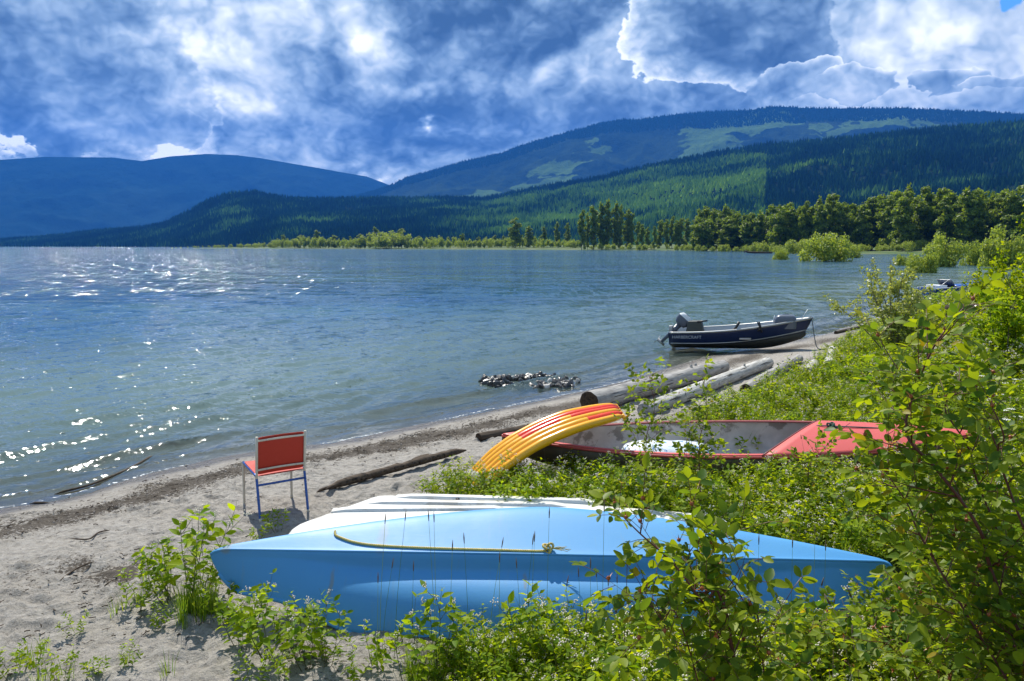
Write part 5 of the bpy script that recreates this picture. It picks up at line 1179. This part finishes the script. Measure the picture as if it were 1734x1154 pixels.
for i, (px, py, d_, top, lab) in enumerate([(1100, 860, 7.4, 640, 'thin rose shoot rising in front of the yellow mattress end and log'), (1190, 865, 7.3, 645, 'tall thin rose shoot in front of the middle of the red canoe'), (1375, 830, 7.4, 760, 'short rose shoot in front of the red canoe deck')]):
    q = D_(px, py, d_); ft = onground(q[0], d_); tp = [D_(px - 6, (py + top) / 2, d_), D_(px + 8, (py + 3 * top) / 4, d_), D_(px, top, d_)]
    tp2 = [D_(px - 15, (py + top) / 2 + 20, d_ + .1), D_(px - 25, (py + 2 * top) / 3, d_ + .1)]
    rose_bush(lab, ft, [(tp, .005), (tp2, .003)], 90 + i, .055, single=False, side=.24, leafgap=.055)

# --- shrubs with small leaves
def shrub(seed, h, rad, nleaf, lf, open_=.3):
    P = Plant(seed); g = P.g; tips = []
    for k_ in range(11):
        a = g.random() * 6.28; e = g.uniform(.25, 1.0); tip = np.array([math.cos(a) * rad * e, math.sin(a) * rad * e, h * (1.0 - .35 * e ** 2) * g.uniform(.7, 1.02)]); mid = tip * np.array([.35, .35, .55]) + g.normal(size=3) * .06 * h
        pth = smoothpath([np.zeros(3), mid, tip], 7); P.stem(pth, np.linspace(.014, .004, len(pth)) * h / 2, 5)
        for j in range(9):
            i = int(g.integers(len(pth) // 3, len(pth))); d = unit(g.normal(size=3) * [1, 1, .5] + UP * .6); L = h * g.uniform(.10, .24); s2 = np.array([pth[i], pth[i] + d * L * .5, pth[i] + d * L + UP * .02]); P.stem(s2, [.004 * h / 2, .003 * h / 2, .001], 4); tips.append(s2)
    per = max(1, nleaf // len(tips))
    for s2 in tips:
        for _ in range(per):
            t = g.uniform(.1, 1.05); p = s2[0] + (s2[-1] - s2[0]) * t + g.normal(size=3) * .015 * h; P.leaf(p, unit(g.normal(size=3) + UP * .25), unit(g.normal(size=3) + UP * .5), lf * g.uniform(.7, 1.2))
    return P
def put_shrub(name, px, py, d_, h, rad, nleaf, lf, ml, label, seed, cat='shrub'):
    q = D_(px, py, d_); ft = onground(q[0], d_); return build_plant(name, shrub(seed, h, rad, nleaf, lf), ml, m_bark, TPL_OV2, 'merged', tuple(ft), None, label, cat, foliage_name='crown')
put_shrub('shrub', 1512, 578, 16.5, 2.25, 1.25, 5200, .058, m_silver, 'silvery leaved open shrub standing at the shore beyond the logs', 1)
put_shrub('shrub', 1712, 585, 13, 1.45, .85, 3600, .065, m_leaf, 'bright green leafy shrub on the right bank beyond the rose', 2)
put_shrub('shrub', 1672, 540, 20, 1.75, .9, 2600, .07, m_leaf2, 'green shrub hiding the stern of the blue speed boat', 3)
put_shrub('shrub', 1775, 520, 17, 2.9, 1.2, 4600, .08, m_leaf2, 'tall yellow green shrub cut by the right edge of the view', 4)
put_shrub('shrub', 1570, 590, 16, 1.0, .8, 1600, .06, m_leaf2, 'low shrub at the foot of the silvery shrub', 5)
g = np.random.default_rng(66); geos = []
for i in range(420):
    x_, y_ = (g.uniform(.3, 4), g.uniform(2, 4.6)) if i % 3 == 0 else (g.uniform(-.5, 8), g.uniform(6.3, 13)) if i % 3 == 1 else (g.uniform(3, 14), g.uniform(12, 24))
    if poly_sd(VEG, np.array([x_]), np.array([y_]))[0] < .2 or in_boat(np.array([x_]), np.array([y_]))[0]: continue
    b0 = np.array([x_, y_, hz(x_, y_)]); h_ = g.uniform(.25, .55) * (1 + y_ * .03); t0 = b0 + np.array([g.normal() * .12, g.normal() * .1, h_]); geos.append(tube_geo(smoothpath([b0, (b0 + t0) / 2 + g.normal(size=3) * .03, t0], 3), [.0022, .002, .0018, .0016, .0014, .0012, .001], 4))
    if g.random() < .5: geos.append(tube_geo([t0, t0 + unit(t0 - b0) * .05], [.006, .002], 5))
V, Fl = join_geo(geos); tag(link('dead_stalks', np_mesh('dead_stalks', V, Fl), m_dry), 'dry brown stalks sticking out of the weeds', kind='stuff')
# white daisies on the right bank
DZ = []
g = np.random.default_rng(4)
for i, (px, py) in enumerate([(1662, 637), (1702, 649), (1720, 643), (1704, 669), (1650, 671), (1700, 695), (1712, 693), (1724, 706), (1676, 707), (1704, 711), (1650, 622), (1688, 628), (1560, 655), (1725, 600), (1715, 590)]):
    p = GT(px, py, .45); gz = hz(p[0], p[1]); o = tube('daisy', [(p[0] + .02, p[1], gz), (p[0], p[1], p[2] - .005)], .003, m_stem, k=4); DZ.append((px, o)); tag(o, 'white daisy standing in the green weeds of the right bank', 'flower', 'white daisies on the right bank')
    k_ = 9; V = [(p[0], p[1], p[2] + .006)]; F = []
    for j in range(k_):
        a = j * 2 * np.pi / k_; b_ = .16; V += [(p[0] + .045 * math.cos(a - b_), p[1] + .045 * math.sin(a - b_), p[2] + .004), (p[0] + .052 * math.cos(a), p[1] + .052 * math.sin(a), p[2] + .002), (p[0] + .045 * math.cos(a + b_), p[1] + .045 * math.sin(a + b_), p[2] + .004)]; F.append((0, 1 + 3 * j, 2 + 3 * j, 3 + 3 * j))
    link('petals', np_mesh('petals', V, np.array(F), False), m_whitef, o)

# (labels are told apart by their order along the view)
DZ.sort(key=lambda q: q[0])
for i_, (_, o) in enumerate(DZ): o['label'] = f'{ordinal(i_)} from the left: white daisy among the weeds of the right bank'
for i_, o in enumerate(sorted(GS, key=lambda q: q[0])): o[1]['label'] = f'{ordinal(i_)} from the left: thin seeding grass stem against the blue hull'
# --- trees and shrubs beyond the bay
def crown_geo(seed, h, rad, base, nface, cl, lobes, col=False):
    g = np.random.default_rng(seed); L = []
    if h < 10:                            # rounded bush: lobes over a dome that reaches the ground
        L = []
        for i in range(lobes * 2):
            a = g.random() * 6.28; e = math.sqrt(g.random()) * .78; L.append((math.cos(a) * rad * e, math.sin(a) * rad * e, h * .78 * math.sqrt(1 - e * e) * g.uniform(.35, 1.0), rad * g.uniform(.22, .36), h * g.uniform(.26, .40)))
        L = np.array(L); idx = g.integers(0, len(L), nface); d = g.normal(size=(nface, 3)); d /= np.linalg.norm(d, axis=1)[:, None]; r_ = g.random(nface) ** .3
        C = np.stack([L[idx, 0] + d[:, 0] * r_ * L[idx, 3], L[idx, 1] + d[:, 1] * r_ * L[idx, 3], np.abs(L[idx, 2] + d[:, 2] * r_ * L[idx, 4] * .6)], 1)
        return C, g.normal(size=(nface, 3)) + [0, 0, -.3], d + .6 * g.normal(size=(nface, 3)) + [0, 0, .5], cl * g.uniform(.6, 1.4, nface)
    for i in range(lobes):
        t = (i + .5) / lobes; zc = base + (h - base) * t; prof = (math.sin(math.pi * min(1, .22 + .66 * t)) ** .6); a = g.random() * 6.28; rr_ = rad * prof * g.uniform(.35, .6)
        L.append((math.cos(a) * rr_, math.sin(a) * rr_, zc, rad * prof * g.uniform(.45, .75), (h - base) / lobes * g.uniform(1.0, 1.9)))
    L = np.array(L); w_ = L[:, 3] ** 2 * L[:, 4]; idx = g.choice(len(L), nface, p=w_ / w_.sum()); d = g.normal(size=(nface, 3)); d /= np.linalg.norm(d, axis=1)[:, None]; r_ = g.random(nface) ** .28
    C = np.stack([L[idx, 0] + d[:, 0] * r_ * L[idx, 3], L[idx, 1] + d[:, 1] * r_ * L[idx, 3], L[idx, 2] + d[:, 2] * r_ * L[idx, 4] * .6], 1); C[:, 2] = np.maximum(C[:, 2], base * .6)
    out_ = d + .6 * g.normal(size=(nface, 3)); return C, unit(g.normal(size=3)) * 0 + g.normal(size=(nface, 3)) + [0, 0, -.3], out_ + [0, 0, .5], cl * g.uniform(.6, 1.4, nface)
def tree_proto(name, seed, h, rad, base, nface, cl, lobes, ml, label, trunk=True, cat='tree', group=None):
    root = empty(name, (0, 0, 0), label, cat, group); C = crown_geo(seed, h, rad, base, nface, cl, lobes); V, F = merge_leaves((TPL_MID[0] * [1.6, 1, 1], TPL_MID[1]), *C); o = link('crown', np_mesh('crown', V, F, False), ml, root); o['kind'] = 'stuff'
    g = np.random.default_rng(seed + 500); geos = [tube_geo(smoothpath([(0, 0, -.5), (g.normal() * .01 * h, g.normal() * .01 * h, h * .4), (g.normal() * .03 * h, 0, h * .9)], 4), np.linspace(.016, .003, 9) * h, 6)]
    for j in range(6): a = g.random() * 6.28; z0 = base + (h - base) * g.uniform(0, .6); geos.append(tube_geo([(0, 0, z0), (math.cos(a) * rad * .7, math.sin(a) * rad * .7, z0 + h * .12)], [.006 * h, .002 * h], 4))
    V, Fl = join_geo(geos); link('trunk', np_mesh('trunk', V, Fl), m_bark, root); return root
TP = [tree_proto('poplar_tree', 200 + i, 24, rad, 24 * b_, 3600, .95, 16, m_tree, '', group='tall poplars along the far shore') for i, (rad, b_) in enumerate([(4.4, .08), (5.2, .06), (3.9, .10), (5.8, .07), (4.6, .12)])]
WP = [tree_proto('willow_shrub', 300 + i, 6, rad, .3, 1500, .42, 9, m_willow, '', cat='shrub', group='pale willow bushes along the far shore') for i, rad in enumerate([2.9, 3.6, 4.4])]
used = set(); g = np.random.default_rng(88)
def plant_tree(protos_, k_, x, y, h, h0, label, zoff=0, wid=1.0, group=None):
    o = protos_[k_]; 
    if o.name in used: o = copy_tree(o)
    used.add(protos_[k_].name); z = max(hz(x, y), -.3) + zoff; s_ = h / h0; o.location = (x, y, z); o.scale = (s_ * wid, s_ * wid, s_); o.rotation_euler = (0, 0, g.random() * 6.28); o['label'] = label
    if group: o['group'] = group
    return o
def row(x0, x1, tops, dist, step, protos_, h0, label, wid=1.0, jit=.12, djit=20, group=None):
    px = x0; tp = np.array(tops); made = []
    while px <= x1:
        y = dist(px) if callable(dist) else dist; y += g.uniform(-djit, djit); top = np.interp(px, tp[:, 0], tp[:, 1]); zt = D_(px, top, y)[2]; x = (px - 867) / FP * (y * math.cos(PITCH) + 0) ; x = D_(px, 425, y)[0]
        h = (zt - max(hz(x, y), -.3)) * (1 + g.uniform(-jit, jit * .6)); made.append((x / y, plant_tree(protos_, int(g.integers(len(protos_))), x, y, max(h, 1.5), h0, label, 0, wid * g.uniform(.7, 1.25), group))); px += step * g.uniform(.6, 1.4)
    number(made, label)
def number(made, label):
    made.sort(key=lambda q: q[0])
    for i, (_, o) in enumerate(made): o['label'] = f'{ordinal(i)} from the left: {label}'
dleft = lambda px: np.interp(px, [290, 560, 700, 900, 1000], [1010, 830, 740, 690, 620])
number(NUMW, 'leafy weed with pale blossom between blue and red canoes')
row(292, 470, [(290, 419), (330, 416), (400, 412), (470, 408)], lambda p: dleft(p) + 25, 9, WP, 6, 'pale low willow bush on the far spit of land', 1.0, group='low willow bushes on the spit')
row(470, 985, [(470, 403), (520, 398), (545, 392), (560, 404), (610, 398), (640, 390), (680, 392), (700, 402), (760, 398), (800, 404), (860, 396), (900, 398), (930, 404), (985, 402)], lambda p: dleft(p) + 25, 8.5, WP, 6, 'pale green willow bush along the far lake shore', .8, .2)
row(480, 990, [(480, 400), (500, 396), (540, 390), (600, 401), (640, 388), (670, 388), (720, 402), (780, 396), (860, 400), (985, 398)], lambda p: dleft(p) + 60, 22, TP[:3], 24, 'small rounded poplar behind the willow bushes of the far shore', 1.5, .2, group='small poplars behind the willow bushes')
row(872, 980, [(872, 372), (885, 370), (900, 388), (930, 378), (945, 372), (980, 385)], 700, 22, TP, 24, 'mid height poplar standing left of the dark poplar clump', .9, group='poplars left of the dark clump')
row(985, 1075, [(985, 355), (1010, 352), (1025, 343), (1045, 350), (1060, 358), (1075, 362)], 600, 10, TP, 24, 'tall dark poplar in the separate clump on the far shore', .6, djit=12, group='dark poplars of the separate clump')
row(1080, 1185, [(1080, 380), (1100, 385), (1125, 366), (1135, 366), (1155, 372), (1170, 368), (1185, 378)], 560, 10, TP, 24, 'slender poplar between the dark clump and the big stand', .8, group='slender poplars between clump and stand')
row(1185, 1320, [(1185, 356), (1200, 346), (1225, 350), (1260, 358), (1320, 352)], lambda p: np.interp(p, [1185, 1320], [500, 420]), 9, TP, 24, 'tall poplar in the left part of the big stand', .8, djit=14, group='poplars in the left part of the big stand')
row(1320, 1520, [(1320, 350), (1360, 345), (1400, 338), (1440, 337), (1455, 348), (1480, 332), (1520, 320)], lambda p: np.interp(p, [1320, 1520], [400, 360]), 10, TP, 24, 'tall poplar in the middle of the big stand', .9, djit=14, group='poplars in the middle of the big stand')
row(1520, 1800, [(1520, 317), (1560, 318), (1600, 328), (1640, 322), (1660, 318), (1700, 330), (1734, 318), (1800, 300)], lambda p: np.interp(p, [1520, 1800], [340, 300]), 12, TP, 24, 'big dark poplar in the right part of the stand', 1.0, djit=14, group='poplars in the right part of the stand')
row(1180, 1760, [(1180, 372), (1400, 362), (1600, 345), (1760, 340)], lambda p: np.interp(p, [1180, 1760], [470, 330]), 11, TP, 24, 'poplar deep inside the big stand', 1.2, djit=10, group='poplars deep inside the big stand')
row(990, 1180, [(990, 412), (1180, 410)], lambda p: np.interp(p, [990, 1180], [590, 500]), 12, WP, 6, 'low bush at the foot of the far poplars', .9, .4, 15, group='low bushes under the far poplars')
row(1180, 1760, [(1180, 412), (1340, 408), (1500, 408), (1600, 402), (1760, 395)], lambda p: np.interp(p, [1180, 1400, 1760], [440, 330, 300]), 13, WP, 6, 'low bush along the edge of the big poplar stand', .9, .4, 8, group='low bushes edging the big stand')
FB = [tree_proto('flooded_bush', 400 + i, 6, 4.6, .1, 4200, .36, 12, m_willow, '', cat='bush') for i in range(2)]
for (px, top, base_, w_, lab) in [(1397, 388, 443, 92, 'large round bright green bush standing in the lake'), (1352, 402, 430, 50, 'smaller round bush in the water left of the large one'), (1440, 410, 437, 40, 'thin bush in the water right of the large round bush'), (1322, 416, 440, 30, 'sparse low bush in the water, farthest left of the flooded bushes'),
                                  (1225, 412, 426, 24, 'tiny bush near the floating log'), (1600, 396, 452, 78, 'wide olive green bush in the water behind the silvery shrub'), (1650, 408, 450, 50, 'bush in the water right of the wide olive one'), (1562, 418, 462, 60, 'brownish low bush in the water at the silvery shrub'), (1530, 425, 450, 30, 'little bush among the flooded bushes by the shore'), (1700, 385, 452, 90, 'tall yellow green bush at the water by the right edge')]:
    c = G(px, base_, 0); h = D_(px, top, c[1])[2] + .3; o = plant_tree(FB, int(g.integers(2)), c[0], c[1], h, 6, lab, 0); o.location.z = -.8; s_ = w_ / FP * c[1] / 2 / 4.9; o.scale = (s_, s_, h / 6 * 1.25)
